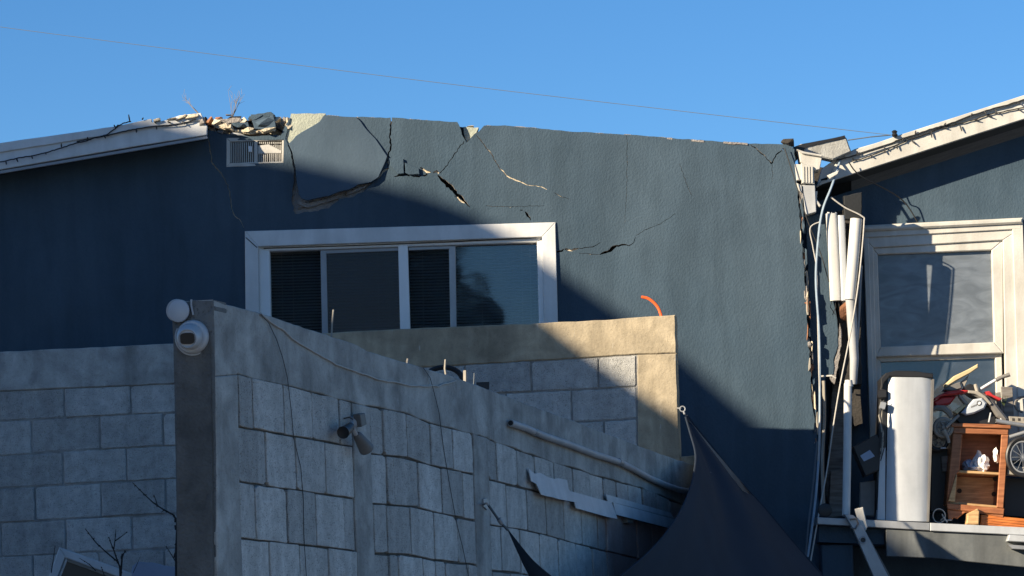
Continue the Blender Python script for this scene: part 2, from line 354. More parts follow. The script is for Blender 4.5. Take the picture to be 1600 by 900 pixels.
def crack(pts, jit=1.2, step=3.6):
    """pts (x, y, width px) -> ragged outline"""
    ctr = []
    for (x0, y0, w0), (x1, y1, w1) in zip(pts, pts[1:]):
        k = max(1, int(math.hypot(x1 - x0, y1 - y0) / step))
        for j in range(k):
            t = j / k; ctr.append((x0 + (x1 - x0) * t, y0 + (y1 - y0) * t, w0 + (w1 - w0) * t))
    ctr.append(pts[-1]); a = []; b = []
    for j, (x, y, wd) in enumerate(ctr):
        p, q = ctr[max(j - 1, 0)], ctr[min(j + 1, len(ctr) - 1)]
        dx, dy = q[0] - p[0], q[1] - p[1]; L = math.hypot(dx, dy) or 1; nx, ny = -dy / L, dx / L
        o = R.uniform(-jit, jit) if 0 < j < len(ctr) - 1 else 0
        wd = max(.3, wd * R.uniform(.7, 1.3)) / 2
        a.append((x + nx * (wd + o), y + ny * (wd + o))); b.append((x + nx * (o - wd), y + ny * (o - wd)))
    return a + b[::-1]
def ragged(poly, jit=1.0, step=6):
    out = []
    for i in range(len(poly)):
        (x0, y0), (x1, y1) = poly[i], poly[(i + 1) % len(poly)]
        k = max(1, int(math.hypot(x1 - x0, y1 - y0) / step))
        for j in range(k):
            t = j / k; e = jit if j else jit * .3
            out.append((x0 + (x1 - x0) * t + R.uniform(-e, e), y0 + (y1 - y0) * t + R.uniform(-e, e)))
    return out

def sheet(P, outer, holes, depth, spacing, wav=.006, bulge=None):
    """front skin with real openings; boundary edges get thickness"""
    vs = []; fs = []
    def addp(poly):
        pq = [P.uv(x, y) for x, y in poly]
        if area(pq) < 0: pq.reverse()
        i = len(vs); vs.extend([Vector(p) for p in pq]); fs.append(list(range(i, i + len(poly))))
    addp(outer)
    for h in holes: addp(h)
    us = [v.x for v in vs[:len(outer)]]; zs = [v.y for v in vs[:len(outer)]]
    u = min(us) + spacing / 2
    while u < max(us):
        z = min(zs) + spacing / 2
        while z < max(zs):
            vs.append(Vector((u + R.uniform(-.3, .3) * spacing, z + R.uniform(-.3, .3) * spacing))); z += spacing
        u += spacing
    ov, oe, of, a, b, oo = delaunay_2d_cdt(vs, [], fs, 0, 1e-5)
    mb = MB(); keep = [f for f, ids in zip(of, oo) if 0 in ids and not any(k > 0 for k in ids)]
    def off(p):
        o = wav * noise.noise(V3((p.x * 1.7, p.y * 1.7, 3.1))) + wav * .5 * noise.noise(V3((p.x * 5, p.y * 5, 9)))
        return o + (bulge(p) if bulge else 0)
    fi = {}
    for f in keep:
        for k in f:
            if k not in fi: fi[k] = mb.add([P.pt(ov[k].x, ov[k].y, off(ov[k]))])[0]
    cnt = {}
    for f in keep:
        mb.face([fi[k] for k in f], 0)
        for k in range(len(f)):
            e = (f[k], f[(k + 1) % len(f)]); key = tuple(sorted(e)); cnt.setdefault(key, []).append(e)
    bi = {}
    for key, es in cnt.items():
        if len(es) == 1:
            for k in key:
                if k not in bi: bi[k] = mb.add([P.pt(ov[k].x, ov[k].y, off(ov[k]) - depth)])[0]
            p, q = es[0]; mb.face([fi[q], fi[p], bi[p], bi[q]], 1)
    return mb

def openragged(pts, jit, step):
    out = []
    for (x0, y0), (x1, y1) in zip(pts, pts[1:]):
        k = max(1, int(math.hypot(x1 - x0, y1 - y0) / step))
        for j in range(k):
            t = j / k; out.append((x0 + (x1 - x0) * t + R.uniform(-jit, jit), y0 + (y1 - y0) * t + R.uniform(-jit, jit)))
    return out + [pts[-1]]
top = openragged([(-260, 300), (0, 256), (300, 206), (330, 205), (361, 211), (400, 214), (440, 212), (447, 196), (456, 182), (507, 181), (557, 184), (612, 185), (714, 192), (722, 204), (728, 216), (740, 212), (748, 206), (757, 197), (800, 198), (905, 207), (985, 211), (1103, 220), (1172, 224), (1226, 226)], .8, 9)
edge = [(1232, 226), (1241, 234), (1244, 262), (1246, 300), (1249, 330), (1253, 372), (1256, 420), (1259, 470), (1262, 520), (1266, 570), (1268, 620), (1274, 660), (1277, 690), (1278, 740), (1280, 800), (1281, 1150)]
wall_outer = top + openragged(edge, 1.1, 7) + [(-260, 1150)]

slab_px = [(507, 182), (558, 185), (564, 191), (571, 201), (578, 209), (587, 218), (596, 231), (606, 246), (600, 262), (592, 279), (580, 287), (560, 291), (545, 299), (528, 303), (514, 309), (498, 312), (481, 316), (472, 313), (468, 306), (465, 288), (463, 264), (458, 240), (452, 227), (463, 215), (482, 203), (500, 192)]
hole_slab = ragged([(508, 183), (556, 186), (569, 203), (585, 220), (602, 246), (596, 263), (589, 279), (579, 289), (569, 300), (546, 310), (531, 311), (514, 326), (491, 331), (461, 335), (456, 315), (459, 288), (459, 262), (454, 236), (450, 227), (463, 216), (499, 193)], 1.6, 5)
hole_cream = ragged([(449, 205), (455, 178), (509, 178), (507, 184), (500, 193), (463, 216), (451, 228), (446, 218)], .5, 8)
hole_notch = ragged([(716, 188), (757, 190), (746, 207), (729, 224), (722, 212)], .8, 6)
hole_top = ragged([(559, 180), (571, 201), (586, 218), (605, 246), (603, 240), (588, 215), (572, 197), (563, 180)], .3, 7)
CR = {  # dark, deep cracks
 'deep': [[(612, 182, 3.5), (609, 215, 3.2), (611, 232, 4), (606, 248, 2.6), (606, 262, 1.2)],
          [(616, 277, 1.5), (624, 274, 4.5), (634, 273, 7), (640, 276, 3)], [(633, 275, 2.5), (632, 255, 2)],
          [(646, 277, 1.5), (655, 276, 4), (659, 274, 2)], [(662, 276, 3), (668, 272, 3.5)],
          [(684, 275, 2), (694, 285, 7), (703, 292, 11), (711, 301, 8), (722, 312, 6), (734, 324, 1.5)],
          [(687, 272, 2), (697, 262, 1.6), (708, 247, 1.8), (718, 232, 1.4), (725, 222, 1.2)],
          [(820, 331, 1), (824, 334, 5), (829, 345, 1)], [(813, 329, 3), (817, 329, 1.5)],
          [(870, 394, 2.5), (878, 393, 3.5), (881, 389, 2)], [(905, 388, 1.5), (922, 387, 1.8), (938, 379, 1.2)],
          [(937, 398, 1.5), (946, 394, 5), (956, 389, 6.5), (963, 384, 4), (982, 383, 1.8), (991, 380, 1.6), (993, 371, 1)],
          [(1173, 226, 1.5), (1187, 238, 3), (1196, 245, 1.5), (1205, 256, 3)], [(1205, 256, 3), (1213, 242, 2), (1224, 232, 2.5)], [(1206, 257, 1.2), (1207, 275, .8), (1205, 286, .6)],
          [(462, 232, 5), (463, 250, 3)]],
 'pale': [[(325, 205, 1.5), (329, 240, 2), (332, 256, 2.4), (346, 270, 2.2), (356, 290, 2), (361, 312, 1.8), (364, 334, 2), (374, 343, 1.5), (381, 356, 1)],
          [(745, 213, 1.2), (757, 228, 2.2), (768, 243, 2), (780, 262, 2.2), (791, 275, 2.8), (808, 284, 2.2), (826, 290, 1.4), (845, 292, 1.6), (854, 297, 1)],
          [(866, 302, .8), (876, 308, 1.2), (890, 312, .6)],
          [(882, 390, 3.5), (893, 391, 4.5), (904, 388, 2)], [(905, 396, .9), (922, 397, 1.2), (936, 398, 1)],
          [(994, 368, .8), (1010, 358, 1), (1032, 350, .9), (1055, 334, .7)],
          [(606, 247, 1.5), (608, 258, 2.2)], [(558, 183, 1.6), (570, 200, 1.8), (586, 217, 1.4), (606, 246, 1.6)], [(588, 281, 3), (601, 268, 3.5), (608, 264, 3)],
          [(657, 263, 3), (664, 269, 7), (673, 270, 3)], [(677, 271, 3), (683, 269, 6), (686, 272, 2)], [(711, 307, 2), (718, 313, 5), (726, 318, 1.5)],
          [(1062, 256, .8), (1070, 280, 1), (1081, 306, .8)], [(979, 212, .8), (980, 250, .9), (979, 300, .7), (976, 350, .6)], [(760, 322, .8), (790, 324, .9), (850, 322, .7)]],
}
holes = [hole_slab, hole_cream, hole_notch]
win_hole = [(398, 374), (856, 360), (860, 575), (400, 590)]
vent_hole = [(359, 220), (444, 219), (443, 255), (358, 257)]
holes += [win_hole, vent_hole]
deep = [crack([(x, y, w_ * .75) for x, y, w_ in c]) for c in CR['deep']]; pale = [crack([(x, y, w_ * .75) for x, y, w_ in c], .9) for c in CR['pale']]
holes += deep + pale
def bul(p):   # the wall bows out a little below the broken roof edge
    return .035 * math.exp(-((p.x + .5) ** 2) / 2.2 - ((p.y - 5.0) ** 2) / .35)
mb = sheet(HOUSE, wall_outer, holes, .05, .13, .007, bul)
obj('wall', mb, ['stucco', 'plaster_grey'], house)
# light plaster lying just behind the fine cracks and the fallen patches
def floorpart(name, polys, d0, d1, m):
    b = MB()
    for q in polys:
        b.slab(HOUSE, q, d0, d1)
    return b
def zb(px, py):
    u, v = HOUSE.uv(px, py); return bul(Vector((u, v)))
b = MB()
for q in pale:
    b = MB(); b.slab(HOUSE, q, -.06, zb(*q[0]) - .011); obj('crack_filling', b, 'plaster', house)
b = MB(); b.slab(HOUSE, hole_slab, -.09, -.004); obj('bare_plaster', b, 'plaster_grey', house, label='bare grey plaster where the coat fell away')
b = MB(); b.slab(HOUSE, [(x, y) for x, y in hole_cream], -.09, -.006 + .02); obj('bare_plaster', b, 'plaster_green', house, label='pale green old coat bared at the top edge')
b = MB(); b.slab(HOUSE, ragged([(724, 198), (748, 199), (744, 207), (729, 222), (726, 213)], .6, 5), -.1, -.005); obj('bare_plaster', b, 'plaster_green', house)
b = MB(); b.slab(HOUSE, ragged([(712, 195), (725, 197), (727, 222), (722, 214)], .6, 5), -.12, -.05); obj('wall_core', b, 'core', house)
b = MB()
b.slab(HOUSE, [(-255, 310), (320, 215), (446, 215), (458, 182.5), (560, 184.5), (612, 185.5), (714, 192.5), (724, 214), (742, 212), (757, 197.5), (905, 207.5), (1103, 220.5), (1224, 226.5), (1236, 300), (1262, 700), (1262, 1100), (884, 1100), (864, 360), (395, 374), (388, 1100), (-255, 1100)], -.22, -.10)
obj('wall_core', b, 'core', house)
# the loose slab of stucco: hinged on the right, standing off at its lower left
q = [HOUSE.uv(x, y) for x, y in ragged(slab_px, .5, 8)]
if area(q) < 0: q.reverse()
hu, hv = HOUSE.uv(600, 215)
def so(a, c): return .012 + max(0, (hu - a)) * .05 + max(0, hv - c) * .055 + bul(Vector((a, c)))
b = MB(); b.loft([[HOUSE.pt(a, c, so(a, c) - .022) for a, c in q], [HOUSE.pt(a, c, so(a, c) - .004) for a, c in q], [HOUSE.pt(a, c, so(a, c)) for a, c in inset(q, .003)]])
obj('stucco_slab', b, 'stucco_slab', house, label='loose smooth slab of stucco hanging off the wall')
b = MB(); b.slab(HOUSE, ragged([(470, 316), (481, 319), (500, 314), (529, 306), (528, 311), (505, 318), (480, 325), (464, 318)], .6, 5), -.004, .02); obj('broken_edge', b, 'plaster_grey', house)
b = MB(); b.slab(HOUSE, ragged([(545, 301), (560, 294), (577, 288), (570, 294), (556, 300), (540, 306)], .5, 5), -.004, .018); obj('broken_edge', b, 'plaster_grey', house)
for q in ([(633, 256), (655, 265), (656, 274), (640, 275), (634, 272)], [(609, 249), (631, 250), (632, 273), (622, 274), (611, 262)]):
    b = MB(); b.slab(HOUSE, ragged(q, .4, 6), -.01, .022 + zb(630, 265), .003); obj('stucco_flake', b, 'stucco', house)

# rubble of the broken parapet over the vent
def rub(px, py, wpx, hpx, m, dep=.10, off=-.02, tilt=0, n=13):
    b = MB(); c = HOUSE.at(px, py, off); k = YH / F
    b.chunk(c, wpx * k, dep, hpx * k, n, Matrix.Rotation(rad(tilt), 3, 'Y'))
    obj('rubble_piece', b, m, house)
for a in [(321, 194, 12, 24, 'core', .1, -.1, 0), (329, 190, 12, 17, 'rust', .1, -.02, 8), (338, 193, 16, 13, 'plaster', .1, .02, 10), (350, 191, 20, 8, 'plaster_grey', .12, -.03, 2), (352, 198, 20, 11, 'plaster', .1, .02, 12), (366, 187, 26, 7, 'roofing', .14, -.06, -3), (364, 200, 20, 12, 'plaster', .11, .03, 8),  # first piece: dark filler added to stand for the gap's darkness
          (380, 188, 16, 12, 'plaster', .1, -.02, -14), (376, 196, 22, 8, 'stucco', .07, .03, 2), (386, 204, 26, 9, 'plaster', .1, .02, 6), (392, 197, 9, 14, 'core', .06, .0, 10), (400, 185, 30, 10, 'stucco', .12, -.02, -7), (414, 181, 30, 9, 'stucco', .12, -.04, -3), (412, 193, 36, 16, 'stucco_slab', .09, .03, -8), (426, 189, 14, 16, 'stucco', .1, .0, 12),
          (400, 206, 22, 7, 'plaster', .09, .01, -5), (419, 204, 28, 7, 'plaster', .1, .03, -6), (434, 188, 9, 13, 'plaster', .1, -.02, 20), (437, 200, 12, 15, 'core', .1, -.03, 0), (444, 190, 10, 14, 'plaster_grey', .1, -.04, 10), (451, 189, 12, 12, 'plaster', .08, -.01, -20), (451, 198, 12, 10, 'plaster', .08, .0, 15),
          (357, 182, 10, 5, 'roofing', .1, -.08, 5), (343, 186, 12, 5, 'rust', .1, -.05, 0), (449, 212, 9, 12, 'plaster', .06, .0, 12), (344, 205, 14, 7, 'plaster_grey', .07, .01, 20), (372, 210, 24, 3.5, 'white_paint', .04, .04, 10), (720, 220, 6, 7, 'rust', .06, .0, 15), (735, 199, 12, 4, 'plaster', .1, -.05, 6)]: rub(*a)
b = MB(); b.slab(HOUSE, ragged([(322, 192), (345, 190), (372, 187), (395, 184), (430, 181), (456, 186), (450, 214), (400, 215), (361, 212), (330, 206)], 1.4, 5), -.2, -.07); obj('rubble_backing', b, 'plaster', house)  # backing slab added behind the rubble to cover sky gaps between pieces
for k in range(12):
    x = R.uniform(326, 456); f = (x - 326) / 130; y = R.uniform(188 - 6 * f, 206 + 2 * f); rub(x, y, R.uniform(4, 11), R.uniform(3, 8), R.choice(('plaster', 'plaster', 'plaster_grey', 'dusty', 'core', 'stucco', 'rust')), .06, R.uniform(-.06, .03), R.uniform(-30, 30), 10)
for k in range(16):
    t = R.random(); x = 458 + 110 * t; y = 327 - 36 * t + R.uniform(-4, 4); rub(x, y, R.uniform(4, 12), R.uniform(2, 5), 'plaster_grey', .03, R.uniform(-.004, .008), -20 + R.uniform(-15, 15), 9)
for q, m_, o in (([(392, 180), (424, 176), (430, 181), (410, 186), (394, 188)], 'stucco', .03), ([(394, 190), (428, 182), (432, 200), (420, 204), (398, 203)], 'stucco_slab', .045), ([(344, 186), (376, 185), (380, 191), (356, 194), (345, 192)], 'plaster_grey', .02), ([(362, 194), (388, 192), (391, 200), (370, 201)], 'stucco', .04), ([(332, 192), (352, 196), (366, 203), (350, 205), (334, 199)], 'plaster', .04), ([(366, 203), (398, 204), (426, 203), (424, 208), (392, 211), (370, 208)], 'plaster', .035)):
    b = MB(); b.slab(HOUSE, ragged(q, .9, 6), o - .035, o, .003); obj('rubble_slab', b, m_, house)
# thin broken stucco rim along the top edge
for x0, x1, y in ((512, 530, 181), (575, 600, 184.5), (640, 668, 187), (676, 700, 190), (760, 785, 197), (800, 838, 198.5), (850, 890, 204), (925, 962, 208.5), (975, 992, 211), (1010, 1050, 214), (1080, 1100, 219), (1130, 1168, 222.5)):
    b = MB(); b.slab(HOUSE, ragged([(x0, y - 1), (x1, y - .2 + (x1 - x0) * .045), (x1, y + 3 + (x1 - x0) * .045), (x0, y + 2)], .6, 7), -.06, .012); obj('chipped_rim', b, 'plaster_grey', house)

# left rake: fascia boards, soffit, roof behind
LF = Plane((0, YH - .26, 0), (0, -1, 0))
fas = MB(); fas.slab(LF, [(-260, 277), (0, 236), (215, 201), (312, 186), (324, 197), (323, 211), (215, 228), (0, 265), (-260, 308)], -.03, 0, .004)
obj('fascia', fas, 'white_paint', house, label='white painted left roof fascia, broken off at its right end')
fas = MB(); fas.slab(LF, ragged([(-260, 265), (0, 224), (180, 198), (237, 186), (238, 192), (262, 188), (280, 181), (314, 177), (318, 186), (312, 188.5), (215, 203.5), (0, 238.5), (-260, 279.5)], .35, 18), -.02, .014, .003)
obj('drip_board', fas, 'white_paint', house)
fas = MB(); fas.slab(LF, [(-260, 309), (0, 266), (323, 211.5), (325, 216), (0, 271), (-260, 314)], -.03, -.012, .002); obj('lower_trim', fas, 'grey_alu', house)
for (x, y, a, bb, t) in ((300, 182, 22, 7, -6), (284, 184, 18, 6, -20), (316, 188, 9, 20, 4), (268, 187, 16, 5, -12), (246, 188, 12, 6, -8)):
    c = MB(); c.chunk(LF.at(x, y, .01), a * .0041, .06, bb * .0041, 13, Matrix.Rotation(rad(t), 3, 'Y')); obj('broken_roof_edge', c, 'plaster' if a > 9 else 'plaster_grey', house)
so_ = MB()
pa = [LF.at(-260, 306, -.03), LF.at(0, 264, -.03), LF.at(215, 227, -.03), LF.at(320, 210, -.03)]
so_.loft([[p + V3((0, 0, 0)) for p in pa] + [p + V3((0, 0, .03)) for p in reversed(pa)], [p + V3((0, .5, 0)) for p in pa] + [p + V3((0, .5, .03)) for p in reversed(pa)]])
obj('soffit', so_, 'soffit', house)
ro = MB(); pa = [LF.at(-260, 268, -.02), LF.at(0, 227, -.02), LF.at(180, 200, -.02), LF.at(312, 180, -.02)]
ro.loft([pa + [p - V3((0, 0, .05)) for p in reversed(pa)], [p + V3((0, 7, 0)) for p in pa] + [p + V3((0, 7, -.05)) for p in reversed(pa)]])
obj('roof', ro, 'roofing', house)
ro = MB(); pa = [HOUSE.at(318, 190, -.2), HOUSE.at(455, 196, -.2), HOUSE.at(800, 214, -.2), HOUSE.at(1226, 240, -.2)]
ro.loft([pa + [p - V3((0, 0, .05)) for p in reversed(pa)], [p + V3((0, 7, -.6)) for p in pa] + [p + V3((0, 7, -.65)) for p in reversed(pa)]])
obj('roof', ro, 'roofing', house, label='roof deck behind the bare wall top')
rw = MB(); rw.slab(HOUSE, [(1200, 234), (1232, 238), (1262, 700), (1266, 1100), (1200, 1100)], -4, -.25); obj('side_wall', rw, 'stucco', house)

# vent
vent = MB()
vq = [(354, 216), (448, 213.5), (447, 259), (354, 261.5)]
def frame_ring(P, outer, inner, o0, o1, mb=None, c=.003):
    b = mb or MB(); n = len(outer)
    for i in range(n):
        j = (i + 1) % n; b.slab(P, [outer[i], outer[j], inner[j], inner[i]], o0, o1, c)
    return b
vo = obj('vent', frame_ring(HOUSE, vq, [(360, 222), (441, 220), (441, 253), (360, 255)], -.02, .018), 'cream_paint', house, label='white louvred wall vent with a bent right half')
sl = MB()
for i in range(27):
    x = 361.5 + i * 2.98
    if abs(i - 13) < 1: sl.slab(HOUSE, [(x - 2, 221), (x + 2, 221), (x + 2, 254.5), (x - 2, 254.5)], -.015, .016); continue
    for (y0, y1) in (((222, 254),) if i < 13 else ((222, 227), (225, 254))):
        xb = x + (R.uniform(-.4, .4) if i > 15 else 0)
        sl.slab(HOUSE, [(x - .62, y0), (x + .62, y0), (xb + .62, y1), (xb - .62, y1)], -.012, .008)
obj('slats', sl, 'cream_paint', vo, kind='stuff')
b = MB(); b.slab(HOUSE, [(404, 228), (420, 226), (440, 236), (440, 240), (421, 240), (404, 241)], .0, .012, .002); obj('bent_plate', b, 'cream_paint', vo)
b = MB(); b.slab(HOUSE, [(388, 229), (394, 229), (394, 238), (389, 238)], .006, .02, .002); obj('latch', b, 'white_vinyl', vo)
b = MB(); b.slab(HOUSE, [(356, 218), (446, 217), (445, 257), (356, 259)], -.09, -.08); obj('duct', b, 'core', vo)

# sliding window
H = HOUSE
win = obj('window', frame_ring(H, [(383, 362), (868, 348), (873, 560), (385, 575)], [(404, 386), (847, 371), (851, 548), (407, 562)], -.01, .028, None, .004), 'white_paint', house, label='wide white slider window with four panes and blinds')
def bar(name, q, o0, o1, m, par, c=.003): b = MB(); b.slab(H, q, o0, o1, c); return obj(name, b, m, par)
obj('frame', frame_ring(H, [(403, 385), (848, 370), (852, 549), (406, 563)], [(421, 392), (839, 378), (843, 545), (424, 558)], -.10, -.008, None, .006), 'white_vinyl', win)
bar('mullion', [(622, 383), (637, 382.5), (642, 550), (626, 552)], -.09, -.004, 'white_vinyl', win)
bar('sash_stile', [(500, 390), (509.5, 389.5), (513, 557), (503, 557)], -.06, -.03, 'grey_alu', win)
bar('sash_rail', [(500, 389.5), (622.5, 385), (622.5, 391), (500, 396)], -.06, -.031, 'grey_alu', win)
bar('sash_stile', [(701, 383), (711.5, 383), (714, 550), (704, 550)], -.06, -.03, 'galv', win)
bar('sash_rail', [(638, 385), (702, 382.5), (702, 388), (638, 390.5)], -.06, -.031, 'galv', win)
for nm, q, o, mm in (('pane', [(420, 391), (502, 388), (505, 560), (423, 560)], -.075, 'glass'), ('screen', [(508, 392), (623, 388), (627, 560), (511, 560)], -.045, 'glass_screen'), ('pane', [(638, 388), (702, 386), (706, 555), (640, 555)], -.045, 'glass'), ('pane', [(710, 380), (841, 376), (845, 550), (713, 553)], -.075, 'glass')):
    b = MB(); b.slab(H, q, o - .004, o); obj(nm, b, mm, win)
bl = MB()
for k in range(36):
    y = 394 + k * 4.7
    for x0, x1, dy in ((423, 625, 6.3), (640, 842, 6.3)):
        a = [H.at(x0, y, -.125), H.at(x1, y - dy, -.125)]
        rr = [a[0], a[1], a[1] + V3((0, .014, .013)), a[0] + V3((0, .014, .013))]
        bl.face(bl.add(rr))
obj('blind', bl, 'blind', win, kind='stuff')
b = MB()
for x in (440, 457, 590, 660, 752, 815, 828):
    b = MB(); b.tube([H.at(x, 385, -.118), H.at(x + 3, 560, -.118)], .0013, 5); obj('blind_cord', b, 'white_cord', win)
b = MB()
pts = [(398, 372), (856, 358), (862, 590), (398, 600)]
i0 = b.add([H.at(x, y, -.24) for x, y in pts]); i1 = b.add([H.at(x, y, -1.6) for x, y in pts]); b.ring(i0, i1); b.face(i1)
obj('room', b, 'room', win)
b = MB(); b.tube([H.at(412, 388, .0), H.at(560, 383.5, .001), H.at(700, 378, .002), H.at(838, 371.5, .0)], .003, 5); obj('shadow_line', b, 'dark_wire', win)  # dark line drawn for the shadow along the inner trim edge
b = MB(); b.tube([H.at(384, 371, .03), H.at(392, 378, .03), H.at(402, 387, .03)], .003, 5); obj('mitre_gap', b, 'dark_wire', win)

# ------------------------------------------------------------------ right wing
wing = thing('damaged_house_wing', 'right wing of the navy house with steep white fascia, tall white window and balcony', 'house', (2.6, 21.1, 0))
Wg = WING
RFP = Plane((0, YH + .16, 0), (0, -1, 0))
mbw = sheet(Wg, [(1230, 330), (1700, 180), (1900, 110), (1900, 1150), (1230, 1150)], [[(1362, 372), (1585, 360), (1590, 720), (1368, 725)]], .15, .2, .006)
obj('wall', mbw, ['stucco', 'stucco'], wing)
b = MB(); b.slab(Wg, [(1235, 335), (1350, 300), (1350, 372), (1360, 760), (1240, 760)], -.4, -.16); obj('wall_core', b, 'core', wing)
b = MB(); b.slab(RFP, ragged([(1309, 247), (1335, 233), (1405, 213), (1495, 183), (1600, 151.5), (1900, 58), (1900, 93), (1600, 186), (1335, 271), (1276, 290), (1284, 282), (1292, 281), (1300, 268)], .25, 60), -.03, 0, .004)
obj('fascia', b, 'cream_paint', wing, label='sunlit off-white fascia board rising to the right')
b = MB(); b.slab(RFP, [(1318, 241), (1405, 211.5), (1600, 149), (1900, 55), (1900, 62), (1600, 157), (1407, 219.5), (1320, 247)], -.02, .016, .003); obj('drip_board', b, 'cream_paint', wing)
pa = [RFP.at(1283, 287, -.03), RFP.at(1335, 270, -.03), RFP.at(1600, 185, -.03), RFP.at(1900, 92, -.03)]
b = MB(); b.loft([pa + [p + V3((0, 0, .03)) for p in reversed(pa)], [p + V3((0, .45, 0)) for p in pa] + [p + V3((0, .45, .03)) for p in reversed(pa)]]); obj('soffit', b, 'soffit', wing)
pa = [RFP.at(1320, 243, -.02), RFP.at(1405, 214, -.02), RFP.at(1600, 152, -.02), RFP.at(1900, 58, -.02)]
b = MB(); b.loft([pa + [p - V3((0, 0, .05)) for p in reversed(pa)], [p + V3((0, 7, 0)) for p in pa] + [p + V3((0, 7, -.05)) for p in reversed(pa)]]); obj('roof', b, 'roofing', wing)
# shaded left end of the fascia box
b = MB(); b.slab(RFP, [(1277, 290), (1285, 262), (1308, 246), (1307, 262), (1302, 272), (1292, 282)], -.1, -.032, .002); obj('fascia_end', b, 'white_paint', wing)
# torn strip of wall between the two volumes
ST = Plane((0, YH + .08, 0), (0, -1, 0))
b = MB(); b.slab(ST, ragged([(1258, 338), (1280, 334), (1301, 334), (1302, 470), (1309, 500), (1310, 540), (1303, 562), (1303, 585), (1290, 590), (1284, 640), (1283, 720), (1274, 720), (1268, 560), (1262, 430)], .9, 8), -.05, 0, .004); obj('torn_strip', b, 'stucco', wing, label='torn narrow strip of stucco at the wing corner')
b = MB(); b.slab(ST, ragged([(1296, 590), (1309, 545), (1312, 505), (1316, 520), (1312, 560), (1304, 600)], 1, 5), -.06, -.005); obj('broken_edge', b, 'plaster_grey', wing)
for k in range(80):
    t = R.random(); y = 300 + t * 400; x = 1249 + 26 * t + R.uniform(-2.5, 4.5)
    b = MB(); b.chunk(W(x, y, YH + R.uniform(.0, .05)), R.uniform(.01, .024), R.uniform(.02, .05), R.uniform(.03, .16), 14); obj('crumbled_edge', b, R.choice(('plaster_grey', 'dusty', 'plaster', 'stucco', 'rust')), wing)
b = MB(); b.slab(ST, ragged([(1306, 590), (1330, 585), (1334, 640), (1322, 740), (1300, 800), (1294, 770), (1300, 690)], 1, 8), -.3, -.2, .006); obj('inner_board', b, 'wood_grey', wing)
b = MB(); b.slab(ST, [(1300, 735), (1322, 730), (1320, 806), (1296, 808)], -.15, -.08, .004); obj('inner_board', b, 'wood_grey', wing)
b = MB(); b.slab(ST, ragged([(1330, 600), (1347, 590), (1350, 660), (1338, 664), (1330, 650)], 1, 6), -.3, -.1); obj('inner_board', b, 'core', wing)
b = MB(); b.chunk(W(1318, 486, YH + .05), .06, .08, .12, 14); obj('brick_fragment', b, 'rust', wing, label='orange brick fragment in the torn corner')
b = MB(); b.slab(HOUSE, [(1222, 232), (1300, 240), (1345, 262), (1345, 420), (1225, 420)], -.75, -.6); obj('wall_core', b, 'core', wing)  # dark filler added at the back to cover the sky gap beside the downspout
b = MB(); b.slab(ST, ragged([(1303, 330), (1345, 318), (1348, 600), (1312, 600), (1310, 500)], 1, 9), -.12, -.05, .005); obj('inner_board', b, 'core', wing)  # dark board added in the gap to throw shade on the window
b = MB(); b.slab(HOUSE, ragged([(1318, 306), (1347, 300), (1347, 346), (1320, 342)], .8, 7), -.06, 0, .005); obj('shade_board', b, 'soffit', wing)  # added black board: throws shade on the window head, dark like eave shadow
# tall window
TW = WING
rwin = obj('window', frame_ring(TW, [(1348, 372), (1594, 358), (1604, 720), (1360, 728)], [(1364, 388), (1566, 376), (1572, 712), (1372, 718)], -.01, .03, None, .005), 'cream_paint', wing, label='tall white double-hung window with a clouded upper pane')
def twb(name, q, o0, o1, m='cream_paint', c=.004): b = MB(); b.slab(TW, q, o0, o1, c); return obj(name, b, m, rwin)
twb('header_board', [(1349, 363), (1594, 350.5), (1594, 359), (1349, 372.5)], -.01, .045)
twb('header_cap', [(1346, 354), (1596, 342), (1596, 351), (1346, 363.5)], -.01, .07, c=.012)
twb('casing', [(1580, 350), (1597, 349), (1610, 720), (1592, 722)], .0, .044)
twb('casing', [(1348, 372), (1356, 371.5), (1369, 724), (1360, 725)], .0, .04)
obj('sash', frame_ring(TW, [(1363, 388), (1567, 376), (1568, 552), (1367, 558)], [(1371, 398), (1549, 391), (1553, 535), (1376, 542)], -.06, .012, None, .006), 'cream_paint', rwin)
obj('sash', frame_ring(TW, [(1368, 556), (1567, 550), (1571, 714), (1372, 718)], [(1377, 565), (1556, 558.5), (1560, 700), (1382, 704)], -.09, -.03, None, .006), 'cream_paint', rwin)
b = MB(); b.slab(TW, [(1369, 396), (1551, 389), (1555, 537), (1374, 544)], -.034, -.028); obj('pane', b, 'glass_dusty', rwin, label='clouded dusty upper pane')
b = MB(); b.slab(TW, [(1375, 563), (1558, 556), (1562, 702), (1380, 706)], -.066, -.06); obj('pane', b, 'glass_lower', rwin)
b = MB(); i0 = b.add([TW.at(x, y, -.16) for x, y in ((1360, 380), (1575, 370), (1580, 722), (1366, 728))]); i1 = b.add([TW.at(x, y, -1.4) for x, y in ((1360, 380), (1575, 370), (1580, 722), (1366, 728))]); b.ring(i0, i1); b.face(i1); obj('room', b, 'room', rwin)
